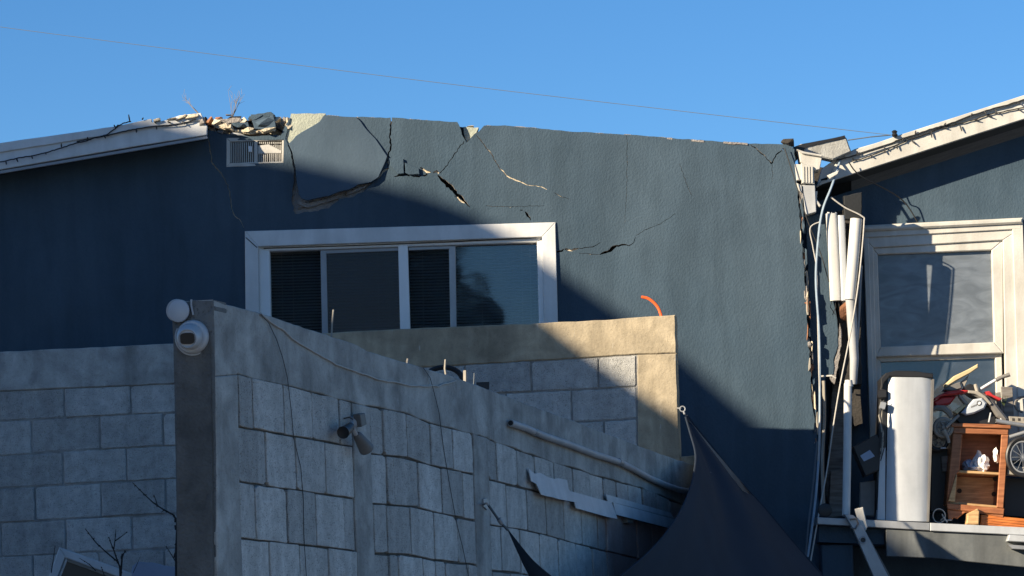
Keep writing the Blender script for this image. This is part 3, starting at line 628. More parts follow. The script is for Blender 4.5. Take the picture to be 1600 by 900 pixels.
# balcony
BF = Plane((0, YH - .32, 0), (0, -1, 0))
bal = MB(); bal.slab(BF, [(1277, 808), (1453, 817), (1453, 829), (1277, 819)], -.72, 0, .004); bal2 = MB(); bal2.slab(BF, [(1453.5, 817), (1700, 829), (1700, 841), (1453.5, 829.5)], -.72, .004, .004)
obj('balcony_edge', bal, 'galv', wing); obj('balcony_edge', bal2, 'white_metal', wing)
b = MB(); b.slab(BF, [(1385, 826), (1700, 842), (1700, 894), (1600, 886), (1460, 872), (1386, 869)], -.05, -.02, .004); obj('balcony_fascia', b, 'fascia_grey', wing, label='weathered grey panel below the balcony edge')
b = MB(); b.slab(BF, [(1282, 820), (1384, 826), (1384, 850), (1282, 846)], -.7, -.1); obj('beam', b, 'stucco', wing)
b = MB(); b.slab(BF, [(1287, 850), (1336, 850), (1340, 1000), (1292, 1000)], -.3, -.14, .004); obj('post', b, 'stucco', wing)
b = MB(); b.slab(BF, [(1277, 846), (1700, 868), (1700, 1300), (1277, 1300)], -.74, -.66); obj('lower_wall', b, 'stucco', wing)
b = MB(); b.slab(BF, [(1575, 836), (1640, 840), (1640, 850), (1572, 846)], -.02, .06, .004); obj('lamp_bracket', b, 'white_metal', wing)
b = MB(); b.slab(BF, [(1572, 851), (1640, 856), (1640, 862), (1580, 858)], -.02, .05, .003); obj('lamp_bracket', b, 'galv', wing)

# ------------------------------------------------------------------ block boundary wall behind
bw = thing('block_boundary_wall', 'long grey concrete block wall with cement cap running in front of the house', 'wall', BACK.pt(-2, 0))
b = MB(); b.slab(BACK, [(-300, 575), (0, 556), (272, 543), (520, 527), (1052, 500), (1060, 1500), (-300, 1600)], -.13, -.006); obj('mortar', b, 'mortar_far', bw)
b = MB(); b.slab(BACK, ragged([(-300, 564), (0, 550), (272, 537), (330, 534), (330, 596), (272, 599), (120, 606), (0, 611), (-300, 626)], .6, 16), -.13, .006, .005); obj('cap_beam', b, 'cement', bw, label='shaded cement cap beam on the left')
b = MB(); b.slab(BACK, ragged([(330, 531), (520, 520), (650, 513), (840, 505), (960, 499), (1055, 492), (1057, 552), (992, 554), (918, 559), (828, 564), (728, 570), (330, 590)], .6, 14), -.14, .006, .006); obj('cap_beam', b, 'cement_tan', bw, label='tan cement cap beam, sunlit at its right end')
b = MB(); b.slab(BACK, ragged([(996, 554.5), (1057, 552.5), (1062, 712), (1062, 1100), (1000, 1100)], .5, 14), -.14, .007, .006); obj('end_column', b, 'cement_tan', bw)
b = MB(); b.slab(BACK, ragged([(1061, 713), (1084, 711), (1087, 728), (1087, 900), (1062, 900)], .5, 8), -.3, -.02, .006); obj('ledge', b, 'cement_tan', bw)
def lerp(a, b, t): return a + (b - a) * t
def curve_y(L, x):
    for (x0, y0), (x1, y1) in zip(L, L[1:]):
        if x <= x1 or (x1, y1) == L[-1]: return y0 + (y1 - y0) * (x - x0) / (x1 - x0)
def blocks(P, name, mat_, parent, top, bot, joints, gap, prd, lean=(0, 0), c=.006, pieces=True):
    """one course: joints are x at mid height; lean = dx at top / bottom"""
    for x0, x1 in zip(joints, joints[1:]):
        if x1 - x0 < 2 * gap + 2: continue
        xa, xb = x0 + gap / 2, x1 - gap / 2; dy = R.uniform(-.7, .7); g2 = gap * R.uniform(.35, .75)
        q = [(xa + lean[0], curve_y(top, xa) + g2 + dy), (xb + lean[0], curve_y(top, xb) + g2 + dy), (xb + lean[1], curve_y(bot, xb) - g2 + dy), (xa + lean[1], curve_y(bot, xa) - g2 + dy)]
        qq = []
        for i in range(4):
            p0, p1, p2 = q[i - 1], q[i], q[(i + 1) % 4]
            k = R.uniform(2, 5) if R.random() < .3 else R.uniform(.5, 1.2)
            for pp_ in (p0, p2):
                L_ = math.hypot(pp_[0] - p1[0], pp_[1] - p1[1]); f = min(.3, k * R.uniform(.5, 1.2) / L_)
                qq.append((p1[0] + (pp_[0] - p1[0]) * f, p1[1] + (pp_[1] - p1[1]) * f))
        q = ragged(qq, .35, 11)
        b = MB(); b.slab(P, q, -.04, prd + R.uniform(-.004, .004), c, .0018); obj(name, b, mat_, parent)
def L2(y0, y1, x0=0, x1=272): return [(x0 - 300, y0 - (y1 - y0) / (x1 - x0) * 300), (x0, y0), (x1, y1), (x1 + 100, y1 + (y1 - y0) / (x1 - x0) * 100)]
rows = [L2(611, 599), L2(658, 645), L2(712, 696), L2(764, 748), L2(817, 803), L2(870, 857), L2(923, 910), L2(976, 963)]
jn = [[-105, -2, 101, 204, 300], [-54, 49, 156, 255, 320], [-4, 99, 198, 300], [-48, 55, 158, 259, 320], [-100, 2, 103, 206, 305], [-48, 52, 155, 257, 320], [-100, 2, 103, 206, 305]]
for k in range(7): blocks(BACK, 'block', 'block_far', bw, rows[k], rows[k + 1], jn[k], 2.2, .0, (-.6, .6), .005)
def L3(a): return a
r2 = [[(600, 576), (728, 570), (828, 564), (918, 559), (1000, 554)], [(600, 622), (794, 614), (892, 610), (1000, 604)], [(600, 672), (903, 660), (1000, 654)], [(600, 722), (1000, 704)], [(600, 772), (1000, 754)]]
j2 = [[628, 727, 830, 935, 995], [690, 791, 893, 995.5], [740, 842, 944, 996], [690, 791, 893, 996]]
for k in range(4): blocks(BACK, 'block', 'block_far', bw, r2[k], r2[k + 1], j2[k], 2.4, .0, (-.5, .8), .005)
b = MB(); b.slab(BACK, [(744, 597), (765, 596), (765, 609), (744, 610)], -.02, .004, .002); obj('block_hole', b, 'black_plastic', bw)

# ------------------------------------------------------------------ diagonal block wall in front
dw = thing('diagonal_block_wall', 'nearer grey block wall with sagging courses running back from the corner post', 'wall', C1 * 1)
dw.location.z = 0; dw['w'] = [C1.x, C1.y, 0]
TOP = [(333, 468), (350, 475), (372, 480), (407, 489), (430, 497), (475, 512), (512, 524), (550, 536), (575, 549), (612, 560), (650, 571), (700, 586), (745, 602), (794, 620), (823, 631), (869, 648), (903, 660), (938, 674), (975, 687), (998, 697), (1039, 712), (1082, 726), (1120, 741)]
T = .15
b = MB(); b.slab(DIAG, [(x, y + 5) for x, y in TOP] + [(1140, 1150), (336, 1400)], -T, -.010); obj('mortar', b, 'mortar', dw)
L0 = [(368, 584), (392, 590), (455, 604), (549, 628), (576, 635), (633, 645), (673, 662), (737, 677), (761, 684), (775, 691), (833, 711), (890, 730), (961, 751), (1003, 763), (1026, 771), (1049, 782), (1120, 803)]
L1 = [(368, 667), (455, 681), (549, 698), (577, 709), (635, 715), (670, 727), (737, 740), (761, 750), (807, 760), (839, 768), (900, 785), (960, 802), (1020, 818), (1120, 846)]
L2_ = [(368, 752), (549, 779), (580, 787), (655, 793), (690, 803), (740, 813), (765, 820), (825, 829), (868, 841), (937, 859), (965, 866), (1005, 875), (1100, 896)]
L3_ = [(368, 840), (555, 861), (583, 865), (642, 867), (677, 875), (744, 883), (769, 892), (823, 898), (900, 914), (1100, 958)]
L4_ = [(368, 928), (560, 945), (745, 955), (770, 962), (900, 980), (1100, 1020)]
L5_ = [(368, 1010), (560, 1025), (770, 1032), (1100, 1080)]
C = [L0, L1, L2_, L3_, L4_, L5_]
def seg(P0, a, bb):
    return [(a, curve_y(P0, a))] + [p for p in P0 if a < p[0] < bb] + [(bb, curve_y(P0, bb))]
tp = openragged(TOP, .55, 7)
low = seg(L0, 371, 1110); low = [(x, y + R.uniform(-2, 2)) for i in range(len(low) - 1) for x, y in [(lerp(low[i][0], low[i + 1][0], t), lerp(low[i][1], low[i + 1][1], t)) for t in (0, .25, .5, .75)]]
b = MB(); b.slab(DIAG, tp + low[::-1] + [(371, 585), (336, 588)], -T, .002, .004); obj('cap_beam', b, 'cement', dw, label='rough sloping cement cap beam')
b = MB(); b.slab(DIAG, ragged([(336, 588.5), (370, 585.5), (371.5, 668), (374, 780), (378, 900), (384, 1150), (341, 1150), (338, 760)], .35, 14), -T, .004, .004); obj('corner_post', b, 'cement', dw)
for (xa, xb, ya, sh) in ((549.5, 576.5, 629, 8.5), (738, 760.5, 677, 7)):
    yb = curve_y(L0, xb)
    b = MB(); b.slab(DIAG, ragged([(xa, ya + 1), (xb, yb + 1), (xb + sh * .5, 780), (xb + sh, 900), (xb + sh * 1.8, 1150), (xa + sh * 1.8, 1150), (xa + sh, 900), (xa + sh * .4, 760)], .5, 12), -.03, .005, .004); obj('pilaster', b, 'cement', dw)
JB = [  # per course: bay 1, bay 2, bay 3 joints
 [[371, 393, 442, 487, 530, 549], [577, 597, 634, 671, 706, 738], [761, 775, 807, 835, 865, 894, 921, 943, 963, 981, 1003, 1025, 1047, 1070]],
 [[371.5, 415, 461, 507, 551], [578, 603, 615, 653, 689, 723, 741], [764, 791, 823, 852, 880, 908, 933, 946, 971, 995, 1018, 1041, 1064]],
 [[373, 398, 447, 492, 537, 554], [582, 603, 640, 677, 714, 744], [766, 783, 812, 842, 871, 899, 925, 948, 974, 998, 1022]],
 [[376, 421, 468, 513, 558], [584, 608, 622, 660, 680, 696, 732, 747], [769, 797, 827, 856, 885, 913, 940, 965]],
 [[379, 401, 450, 496, 541, 560], [586, 606, 645, 682, 719, 748], [771, 790, 820, 850, 880, 908]]]
for k in range(5):
    for bay, jl in enumerate(JB[k]):
        blocks(DIAG, 'block', 'block', dw, C[k], C[k + 1], jl, 2.3 if bay < 2 else 1.8, .004, (-1.4, 1.4), .0022)
eL, eR = [(273, 541), (274, 700), (277, 900), (282, 1200)], [(336, 1200), (339.5, 900), (337.5, 760), (335, 600), (333.5, 468.5)]
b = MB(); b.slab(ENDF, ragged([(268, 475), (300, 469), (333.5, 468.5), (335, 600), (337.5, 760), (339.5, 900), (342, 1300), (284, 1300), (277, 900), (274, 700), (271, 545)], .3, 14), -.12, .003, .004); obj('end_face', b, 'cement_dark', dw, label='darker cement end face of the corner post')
# stubs of bar and pipe standing on the wall top
def on(P, pts, r, name, m, seg=6, **kw):
    b = MB(); b.tube([P.at(x, y, o) for x, y, o in pts], r, seg); return obj(name, b, m, smooth=True, **kw)
for pts, r, lab in (([(518, 526, -.06), (519, 505, -.06), (521, 484, -.055)], .004, 'tallest thin rod standing on the sloping wall in front of the window'),
                    ([(636, 570, -.05), (637, 561, -.05)], .006, 'short white stub on the wall top left of the other stubs'),
                    ([(697, 588, -.05), (695, 576, -.05), (696, 562, -.05)], .005, 'thin bent stub beside the black tyre rim'),
                    ([(727, 598, -.06), (727, 579, -.06)], .010, 'thick pale pipe stub on the wall top'),
                    ([(740, 602, -.06), (741, 583, -.06)], .003, 'dark wire stub right of the pale pipe stub')):
    on(DIAG, pts, r, 'metal_stub', 'dusty' if r > .0035 else 'grey_wire', label=lab, cat='rod', group='stubs on the sloping wall')
b = MB()
cc = W(693, 596, 19.0); 
b.tube([cc + V3((math.cos(a) * .115, 0, math.sin(a) * .085)) for a in [math.pi * k / 14 for k in range(15)]], .016, 8)
obj('tyre', b, 'black_plastic', label='black tyre edge peeping over the sloping wall', cat='tyre', smooth=True)

# ------------------------------------------------------------------ things on the diagonal wall
b = MB(); pts = []
for x, y in [(407, 489), (415, 497), (430, 507), (445, 517), (455, 527), (470, 537), (485, 546), (505, 557), (525, 569), (545, 577), (565, 584), (590, 592), (615, 597), (640, 603), (662, 604), (685, 603), (700, 599), (719, 594)]:
    pts.append((x, y))
fine = []
for (x0, y0), (x1, y1) in zip(pts, pts[1:]):
    for t in (0, .33, .66): fine.append(DIAG.at(lerp(x0, x1, t), lerp(y0, y1, t) + R.uniform(-1, 1), .008))
b.tube(fine, .0035, 6); obj('twisted_cord', b, 'white_cord', label='pale twisted cord drooping along the sloping wall cap', cat='cord', smooth=True)
for lab, pts in (('thin black wire hanging down the blocks left of the floodlight', [(408, 491), (420, 505), (432, 530), (442, 560), (449, 590), (455, 640), (459, 685), (470, 730), (474, 780), (475, 840), (479, 905)]), ('thin black wire hanging down the blocks right of the floodlight', [(661, 574), (672, 590), (678, 612), (686, 645), (693, 700), (703, 760), (713, 815), (724, 860), (733, 905)])):
    b = MB(); b.tube([DIAG.at(x, y, .010) for x, y in pts], .0015, 5); obj('hanging_wire', b, 'dark_wire', label=lab, cat='wire', smooth=True, group='wires hanging on the sloping wall')
cp = [(798, 661), (822, 669), (850, 681), (885, 693), (930, 710), (968, 722), (990, 733), (1015, 747), (1040, 758), (1060, 765), (1078, 768)]
pp = thing('conduit_pipe', 'bent grey plastic conduit pipe clipped to the sloping wall', 'pipe', DIAG.at(930, 720, .03))
b = MB(); b.tube([DIAG.at(x, y, .022) for x, y in cp], .0165, 12); obj('pipe', b, 'conduit', pp, smooth=True)
b = MB(); b.tube([DIAG.at(797.6, 660.8, .022), DIAG.at(798.4, 661.2, .022)], .0125, 12); obj('bore', b, 'black_plastic', pp)
for x, y, x2, y2 in ((834, 674.5, 838, 676), (966, 721, 971, 723.5)):
    b = MB(); b.tube([DIAG.at(x, y, .022), DIAG.at(x2, y2, .022)], .019, 12); obj('clip', b, 'galv', pp, smooth=True)
# metal flashings hanging off the wall
def flash(lab, q, o0, o1, name='metal_flashing'):
    b = MB(); PF = Plane(DIAG.p + DIAG.n * (o0 + o1) / 2, DIAG.n); qq = [((PF.at(x, y) - DIAG.p).dot(DIAG.u), (PF.at(x, y) - DIAG.p).z) for x, y in q]
    if area(qq) < 0: qq.reverse()
    us = [p[0] for p in qq]; zs = [p[1] for p in qq]
    def of(p): return o0 + (o1 - o0) * (max(zs) - p[1]) / (max(zs) - min(zs))
    b.loft([[DIAG.pt(*p, of(p) - .004) for p in qq], [DIAG.pt(*p, of(p)) for p in qq]])
    obj(name, b, 'zinc', label=lab, cat='flashing', group='flashings on the sloping wall')
flash('leftmost ragged metal flashing with nail holes on the sloping wall', ragged([(831, 731), (839, 740), (848, 738), (858, 745), (868, 748), (876, 747), (889, 750), (888, 764), (897, 785), (868, 780), (842, 773), (838, 756), (831, 752)], .5, 8), .015, .05)
flash('middle plain metal flashing on the sloping wall', [(893, 767), (900, 768), (958, 785), (960, 811), (945, 808), (898, 794), (898, 784)], .015, .05)
flash('upper strip of the right metal flashing pair on the sloping wall', [(948, 772), (1047, 801), (1052, 810), (963, 786), (950, 784)], .02, .03)
flash('right metal flashing strip reaching the grey sail', [(962, 785), (1054, 811), (1046, 826), (962, 804)], .03, .055)
b = MB(); b.slab(DIAG, [(972, 800), (981, 802), (981, 818), (973, 817)], .0, .03, .003); obj('wood_block', b, 'wood_grey', label='small wooden block under the right metal flashing', cat='block')
# floodlight
fl = thing('floodlight', 'small dark twin floodlight fixed to the first pilaster', 'lamp', DIAG.at(553, 690))
b = MB(); b.lathe(DIAG.at(549, 661, .0), DIAG.n, [(0, .028), (.02, .028), (.03, .018)], 16); obj('base', b, 'conduit', fl, smooth=True)
b = MB(); b.tube([DIAG.at(549, 661, .02), DIAG.at(553, 672, .06), DIAG.at(558, 682, .06)], .009, 8); obj('arm', b, 'conduit', fl, smooth=True)
a0, a1 = DIAG.at(557, 678, .06), DIAG.at(573, 702, .075)
b = MB(); ax = a1 - a0; Ln = ax.length; b.lathe(a0, ax, [(0, .013), (.012, .02), (Ln * .55, .026), (Ln * .95, .032), (Ln, .032), (Ln - .004, .027)], 18); obj('head', b, 'grey_plastic', fl, smooth=True)
a0, a1 = DIAG.at(549, 666, .05), DIAG.at(536, 676, .06)
b = MB(); ax = a1 - a0; Ln = ax.length; b.lathe(a0, ax, [(0, .010), (.01, .018), (Ln * .6, .022), (Ln, .026), (Ln - .003, .02)], 18); obj('head', b, 'black_plastic', fl, smooth=True)
b = MB(); b.slab(DIAG, [(545, 648), (553, 646), (556, 664), (548, 668)], .02, .05, .003); obj('sensor', b, 'grey_plastic', fl)
b = MB(); b.tube([DIAG.at(537, 654, .01), DIAG.at(546, 652, .03), DIAG.at(551, 655, .03)], .003, 6); obj('lead', b, 'dark_wire', fl)
# security camera and round box on the end face
n_ = ENDF.n
sc = thing('security_camera', 'white turret security camera with dark lens on the post end', 'camera', ENDF.at(301, 553))
c0 = ENDF.at(303, 527, .0)
b = MB(); b.lathe(c0, n_, [(.004, .064), (.022, .064), (.03, .058), (.032, .045)], 36); obj('base', b, 'camera_white', sc, smooth=True)
fd = V3((-.10, -1, -.24)).normalized(); cs = c0 + n_ * .035
b = MB(); b.lathe(cs, fd, [(-.047, .012), (-.038, .030), (-.02, .044), (0, .050), (.02, .047), (.045, .040), (.052, .038), (.055, .034), (.050, .030)], 32); obj('shell', b, 'camera_white', sc, smooth=True)
up_ = fd.cross(n_.cross(V3((0, 0, 1)))).normalized(); 
sx_ = V3((0, 0, 1)).cross(fd).normalized(); sy_ = fd.cross(sx_)
b = MB(); rr = [(math.copysign(abs(math.cos(a)) ** .55, math.cos(a)) * .027, math.copysign(abs(math.sin(a)) ** .55, math.sin(a)) * .021) for a in [math.tau * k / 24 for k in range(24)]]
b.loft([[cs + fd * .046 + sx_ * x + sy_ * y for x, y in rr], [cs + fd * .0565 + sx_ * x + sy_ * y for x, y in rr]]); obj('lens', b, 'black_plastic', sc)
b = MB(); b.tube([c0 + n_ * .012 + V3((math.cos(a) * .068 * .95, -math.cos(a) * .0, math.sin(a) * .068)) for a in [rad(150) + rad(210) * k / 20 for k in range(21)]], .0035, 6); obj('cable_loop', b, 'conduit', sc, smooth=True)
jb = thing('junction_box', 'round grey junction box above the white security camera', 'box', ENDF.at(281, 503))
b = MB(); b.lathe(ENDF.at(281, 486, -.012), n_, [(0, .043), (.03, .043), (.036, .040)], 32); obj('body', b, 'conduit', jb, smooth=True)
b = MB(); b.lathe(ENDF.at(280, 486, .024), n_, [(0, .0425), (.006, .0425), (.009, .038), (.009, .001)], 32); obj('lid', b, 'camera_white', jb, smooth=True)
b = MB(); b.tube([ENDF.at(299, 468, .01), ENDF.at(299, 478, .01), ENDF.at(302, 492, .01)], .004, 6); obj('cable', b, 'conduit', jb, smooth=True)

# ------------------------------------------------------------------ shade sails
def surf(name, Lp, Rp, nu, nv, fold, parent, m):
    b = MB(); ids = []
    for j in range(nv + 1):
        t = j / nv; row = []
        def samp(Q):
            k = t * (len(Q) - 1); i = min(int(k), len(Q) - 2); f = k - i; return Q[i].lerp(Q[i + 1], f)
        a, c = samp(Lp), samp(Rp)
        for i in range(nu + 1):
            s = i / nu; p = a.lerp(c, s); wv = math.sin(math.pi * s)
            p = p + V3((.3, -1, .2)).normalized() * (fold * wv * (math.sin(s * 9 + .6) * .6 + math.sin(s * 17 + 1) * .3) * min(1, t * 2.2))
            p = p + V3((0, .0, -.10)) * wv * t
            row.append(p)
        ids.append(b.add(row))
    for j in range(nv): b.ring(ids[j], ids[j + 1], False)
    o = obj(name, b, m, parent, smooth=True); return o
def resample(Q, n):
    out = []
    for k in range(n + 1):
        t = k / n * (len(Q) - 1); i = min(int(t), len(Q) - 2); f = t - i
        p0, p1, p2, p3 = Q[max(i - 1, 0)], Q[i], Q[i + 1], Q[min(i + 2, len(Q) - 1)]
        out.append(tuple(.5 * (2 * b_ + (c_ - a_) * f + (2 * a_ - 5 * b_ + 4 * c_ - d_) * f * f + (3 * b_ - a_ - 3 * c_ + d_) * f ** 3) for a_, b_, c_, d_ in zip(p0, p1, p2, p3)))
    return out
Lp = [W(*p) for p in resample([(1070, 648, 19.3), (1078, 676, 18.9), (1086, 705, 18.4), (1086, 728, 18.0), (1078, 765, 17.4), (1058, 808, 16.8), (1028, 848, 16.3), (990, 884, 15.9), (940, 922, 15.5), (870, 965, 15.1)], 40)]
Rp = [W(*p) for p in resample([(1071, 646, 19.3), (1088, 668, 19.34), (1110, 695, 19.38), (1136, 727, 19.42), (1164, 760, 19.46), (1196, 795, 19.5), (1225, 830, 19.54), (1256, 866, 19.58), (1285, 899, 19.62), (1340, 960, 19.66)], 40)]
sail = thing('shade_sail', 'large dark grey shade sail pulled up to a ring on the wall end', 'shade sail', W(1110, 900, 18))
surf('cloth', Lp, Rp, 60, 60, .10, sail, 'sail')
for nm, Q in (('edge_tape', Lp), ('edge_tape', Rp)):
    b = MB(); b.tube([p + V3((0, -.004, 0)) for p in Q[1:]], .006, 6); obj(nm, b, 'sail', sail, smooth=True)
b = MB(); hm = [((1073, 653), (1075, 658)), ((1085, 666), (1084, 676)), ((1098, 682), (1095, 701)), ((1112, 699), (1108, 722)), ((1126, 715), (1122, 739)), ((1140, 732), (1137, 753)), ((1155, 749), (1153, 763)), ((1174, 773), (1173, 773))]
ia = b.add([W(*a, 19.24) for a, c in hm]); ic = b.add([W(*c, 19.27) for a, c in hm]); b.ring(ia, ic, False); obj('folded_hem', b, 'hem_lit', sail, label='folded edge with its sunlit sliver painted pale')  # sunlit sliver put into the strip's pale colour
b = MB(); b.tube([W(1070, 648, 19.3), W(1068, 643, 19.32)], .006, 8); obj('strap', b, 'galv', sail)
rg = thing('ring_anchor', 'small steel ring bolt on the sunlit wall end holding the large sail', 'ring', W(1066, 644, 19.33))
b = MB(); cc = W(1066.5, 639, 19.33); b.tube([cc + V3((math.cos(a) * .016, 0, math.sin(a) * .016)) for a in [math.tau * k / 16 for k in range(17)]], .004, 6); obj('ring', b, 'galv', rg, smooth=True)
b = MB(); b.tube([W(1058, 638, 19.42), W(1063, 638, 19.34)], .005, 6); obj('bolt', b, 'galv', rg)
s2 = thing('small_shade_sail', 'narrow dark sail corner tied to the second pilaster by a turnbuckle', 'shade sail', DIAG.at(840, 890, .3))
Lp = [DIAG.at(*p) for p in resample([(793, 828, .10), (803, 850, .14), (815, 875, .18), (828, 900, .22), (845, 935, .28)], 14)]
Rp = [DIAG.at(*p) for p in resample([(794, 827, .10), (812, 850, .18), (833, 875, .26), (862, 900, .34), (910, 935, .42)], 14)]
surf('cloth', Lp, Rp, 14, 18, .006, s2, 'sail')
tb = thing('turnbuckle', 'steel eye bolt and turnbuckle on the second pilaster', 'turnbuckle', DIAG.at(756, 793))
b = MB(); b.slab(DIAG, [(751, 780), (756, 778), (760, 786), (757, 797), (752, 792)], .006, .014, .002); obj('plate', b, 'galv', tb)
b = MB(); b.tube([DIAG.at(756, 788, .01), DIAG.at(760, 786, .05), DIAG.at(763, 789, .055)], .005, 8); obj('eye_bolt', b, 'galv', tb, smooth=True)
b = MB(); b.tube([DIAG.at(763, 789, .055), DIAG.at(772, 802, .07), DIAG.at(781, 815, .085), DIAG.at(793, 828, .10)], .006, 8); obj('screw', b, 'grey_wire', tb, smooth=True)
b = MB(); b.tube([DIAG.at(779, 811, .082), DIAG.at(784, 818, .09)], .011, 8); obj('sleeve', b, 'galv', tb, smooth=True)

# orange hose
b = MB(); b.tube([BACK.at(x, y, -.08) for x, y in resample([(1002, 464), (1012, 466), (1022, 473), (1029, 482), (1034, 496)], 14)], .009, 8)
obj('orange_hose', b, 'orange_hose', label='short bright orange hose sticking up over the sunlit wall', cat='hose', smooth=True)

# ------------------------------------------------------------------ things at the torn corner
b = MB(); b.tube([W(*p, 24.0 - .0028 * p[0] * .8) for p in resample([(-200, 12), (0, 42), (350, 87), (700, 131), (1050, 172), (1392, 211)], 40)], .0021, 5); obj('overhead_cable', b, 'grey_wire', label='thin dark cable crossing the whole sky to the right roof', cat='cable', smooth=True)
b = MB(); b.tube([W(1325, 219, 20.9), W(1360, 214, 20.85), W(1392, 211, 20.84)], .004, 5); obj('guy_wire', b, 'grey_wire', label='short wire from the concrete chunk to the right roof edge', cat='wire')
b = MB(); b.lathe(W(1398, 214, 20.83), (0, 0, 1), [(0, .012), (.012, .022), (.024, .014), (.036, .02), (.045, .008)], 10); obj('insulator', b, 'black_plastic', label='small dark insulator on the right roof edge', cat='insulator')
b = MB(); b.slab(HOUSE, ragged([(1241, 229), (1253, 221), (1285, 216), (1322, 208), (1326, 213), (1333, 233), (1318, 240), (1304, 246), (1282, 241), (1262, 238), (1254, 232)], .6, 9), -.22, -.10, .008); obj('concrete_chunk', b, 'cement', label='broken grey parapet chunk leaning where the two roofs meet', cat='rubble')
b = MB(); b.slab(HOUSE, ragged([(1240, 227), (1257, 221), (1290, 215), (1322, 208), (1323, 211), (1290, 219), (1262, 226), (1252, 240), (1246, 246), (1242, 236)], .5, 7), -.2, -.09); obj('roofing_felt', b, 'black_plastic', label='torn black roofing felt over the parapet chunk', cat='felt')
b = MB(); b.chunk(W(1231, 223, YH + .0), .09, .10, .045, 16); obj('tar_lump', b, 'core', label='dark round tar lump on the wall corner', cat='rubble')
ds = thing('broken_downspout', 'crushed white gutter and downspout pieces wedged at the torn corner', 'downspout', W(1262, 330, YH + .1))
DS = Plane((0, YH + .02, 0), (0, -1, 0))
def dsp(name, q, o0, o1, m='cream_paint', c=.004): b = MB(); b.slab(DS, q, o0, o1, c); obj(name, b, m, ds)
dsp('gutter_end', [(1247, 237), (1281, 243), (1284, 246), (1280, 266), (1268, 268), (1250, 254)], -.12, .04)
dsp('gutter_lip', [(1244, 235), (1256, 239), (1284, 244), (1283, 247), (1252, 242)], -.12, .06)
dsp('elbow', [(1241, 257), (1252, 258), (1253, 282), (1244, 283)], -.1, .03)
dsp('elbow', [(1251, 256), (1270, 262), (1272, 289), (1252, 288)], -.12, .05)
for k in range(4): dsp('rib', [(1254 + k * 4.4, 262), (1255.4 + k * 4.4, 262), (1255.8 + k * 4.4, 287), (1254.4 + k * 4.4, 287)], .05, .056, c=0)
dsp('spout', [(1244, 287), (1252, 291), (1253, 303), (1246, 298)], -.08, .04)
dsp('spout', [(1253, 290), (1273, 289), (1275, 332), (1258, 337)], -.12, .03, 'conduit')
dsp('torn_flap', [(1273, 300), (1277, 299), (1276, 312), (1283, 322), (1280, 324), (1273, 316)], -.02, .02)
dsp('bright_chip', [(1291, 276), (1302, 271), (1310, 268), (1308, 274), (1296, 281)], .03, .05)
# two white tubes hanging
lt = thing('fluorescent_fixture', 'hanging white strip light housing, thicker and left of the white pipe', 'lamp', W(1303, 470, YH + .05))
TP = Plane((0, YH + .02, 0), (0, -1, 0))
a0, a1 = W(1299, 334, YH + .02), W(1306, 470, YH + .02)
def hbox(pa, pb, wd, dp, mb, sh=0):
    t = (pb - pa).normalized(); u = t.cross(V3((0, -1, 0))).normalized(); v = t.cross(u)
    prof = [(math.cos(a) * wd / 2, math.sin(a) * dp / 2) for a in [math.tau * k / 14 for k in range(14)]]
    prof = [(math.copysign(abs(x / (wd / 2)) ** .6, x) * wd / 2, math.copysign(abs(y / (dp / 2)) ** .6, y) * dp / 2) for x, y in prof]
    mb.loft([[p + u * (x + sh) + v * y for x, y in prof] for p in (pa, pb)]); return mb
obj('housing', hbox(a0, a1, .075, .06, MB()), 'pvc', lt, smooth=True)
obj('reflector', hbox(W(1314, 337, YH + .02), W(1319, 470, YH + .02), .05, .05, MB()), 'white_metal', lt, smooth=True)
for k in range(4): 
    b = MB(); x = 1300 + k * 5; b.tube([W(x, 469, YH + .02), W(x + R.uniform(-3, 3), 480, YH + .03), W(x + R.uniform(-6, 8), 492, YH + .04)], .0025, 5); obj('loose_wire', b, 'dark_wire', lt)
for k in range(3):
    b = MB(); x = 1294 + k * 6; b.chunk(W(x, 333, YH + .02), .018, .03, .016, 10); obj('end_cap', b, 'white_metal', lt)
wp = thing('white_pipe', 'cracked white plastic pipe hanging beside the tall window frame', 'pipe', W(1330, 470, YH + .08))
a0, a1 = W(1338, 342, YH - .02), W(1328, 468, YH - .02)
b = MB(); b.tube([a0, a0.lerp(a1, .5), a1], [.039, .039, .034], 16); obj('pipe', b, 'pvc', wp, smooth=True)
b = MB(); b.tube([a0 + V3((0, 0, .001)), a0 + V3((0, 0, .004))], .032, 16); obj('bore', b, 'core', wp)
b = MB(); b.tube([W(1329, 466, YH - .01), W(1335, 560, YH + .1), W(1333, 600, YH + .12)], [.034, .03, .026], 12); obj('lower_pipe', b, 'conduit', wp, smooth=True)
b = MB(); b.tube([W(1345, 415, YH + .09), W(1340, 520, YH + .1), W(1334, 600, YH + .12)], .012, 8); obj('strip', b, 'grey_alu', wp)
def cable(lab, pts, r, m, cat='cable'):
    b = MB(); b.tube([W(*p) for p in resample(pts, len(pts) * 5)], r, 6); obj('loose_cable', b, m, label=lab, cat=cat, smooth=True, group='cables at the torn corner')
Yc = YH - .04
cable('thick blue-grey cable running down the torn corner', [(1313, 250, Yc + .2), (1300, 290, Yc), (1285, 330, Yc), (1278, 380, Yc), (1275, 440, Yc), (1280, 520, Yc), (1281, 600, Yc), (1280, 700, Yc - .05), (1273, 790, Yc - .2), (1262, 870, Yc - .3)], .008, 'blue_cord')
cable('white flex looped from the roof edge over the hanging pipe', [(1298, 308, Yc), (1320, 324, Yc), (1347, 338, Yc), (1350, 350, Yc), (1344, 420, Yc), (1336, 480, Yc), (1325, 540, Yc), (1313, 600, Yc), (1303, 660, Yc), (1293, 730, Yc), (1280, 800, Yc - .2), (1266, 880, Yc - .3)], .005, 'white_cord')
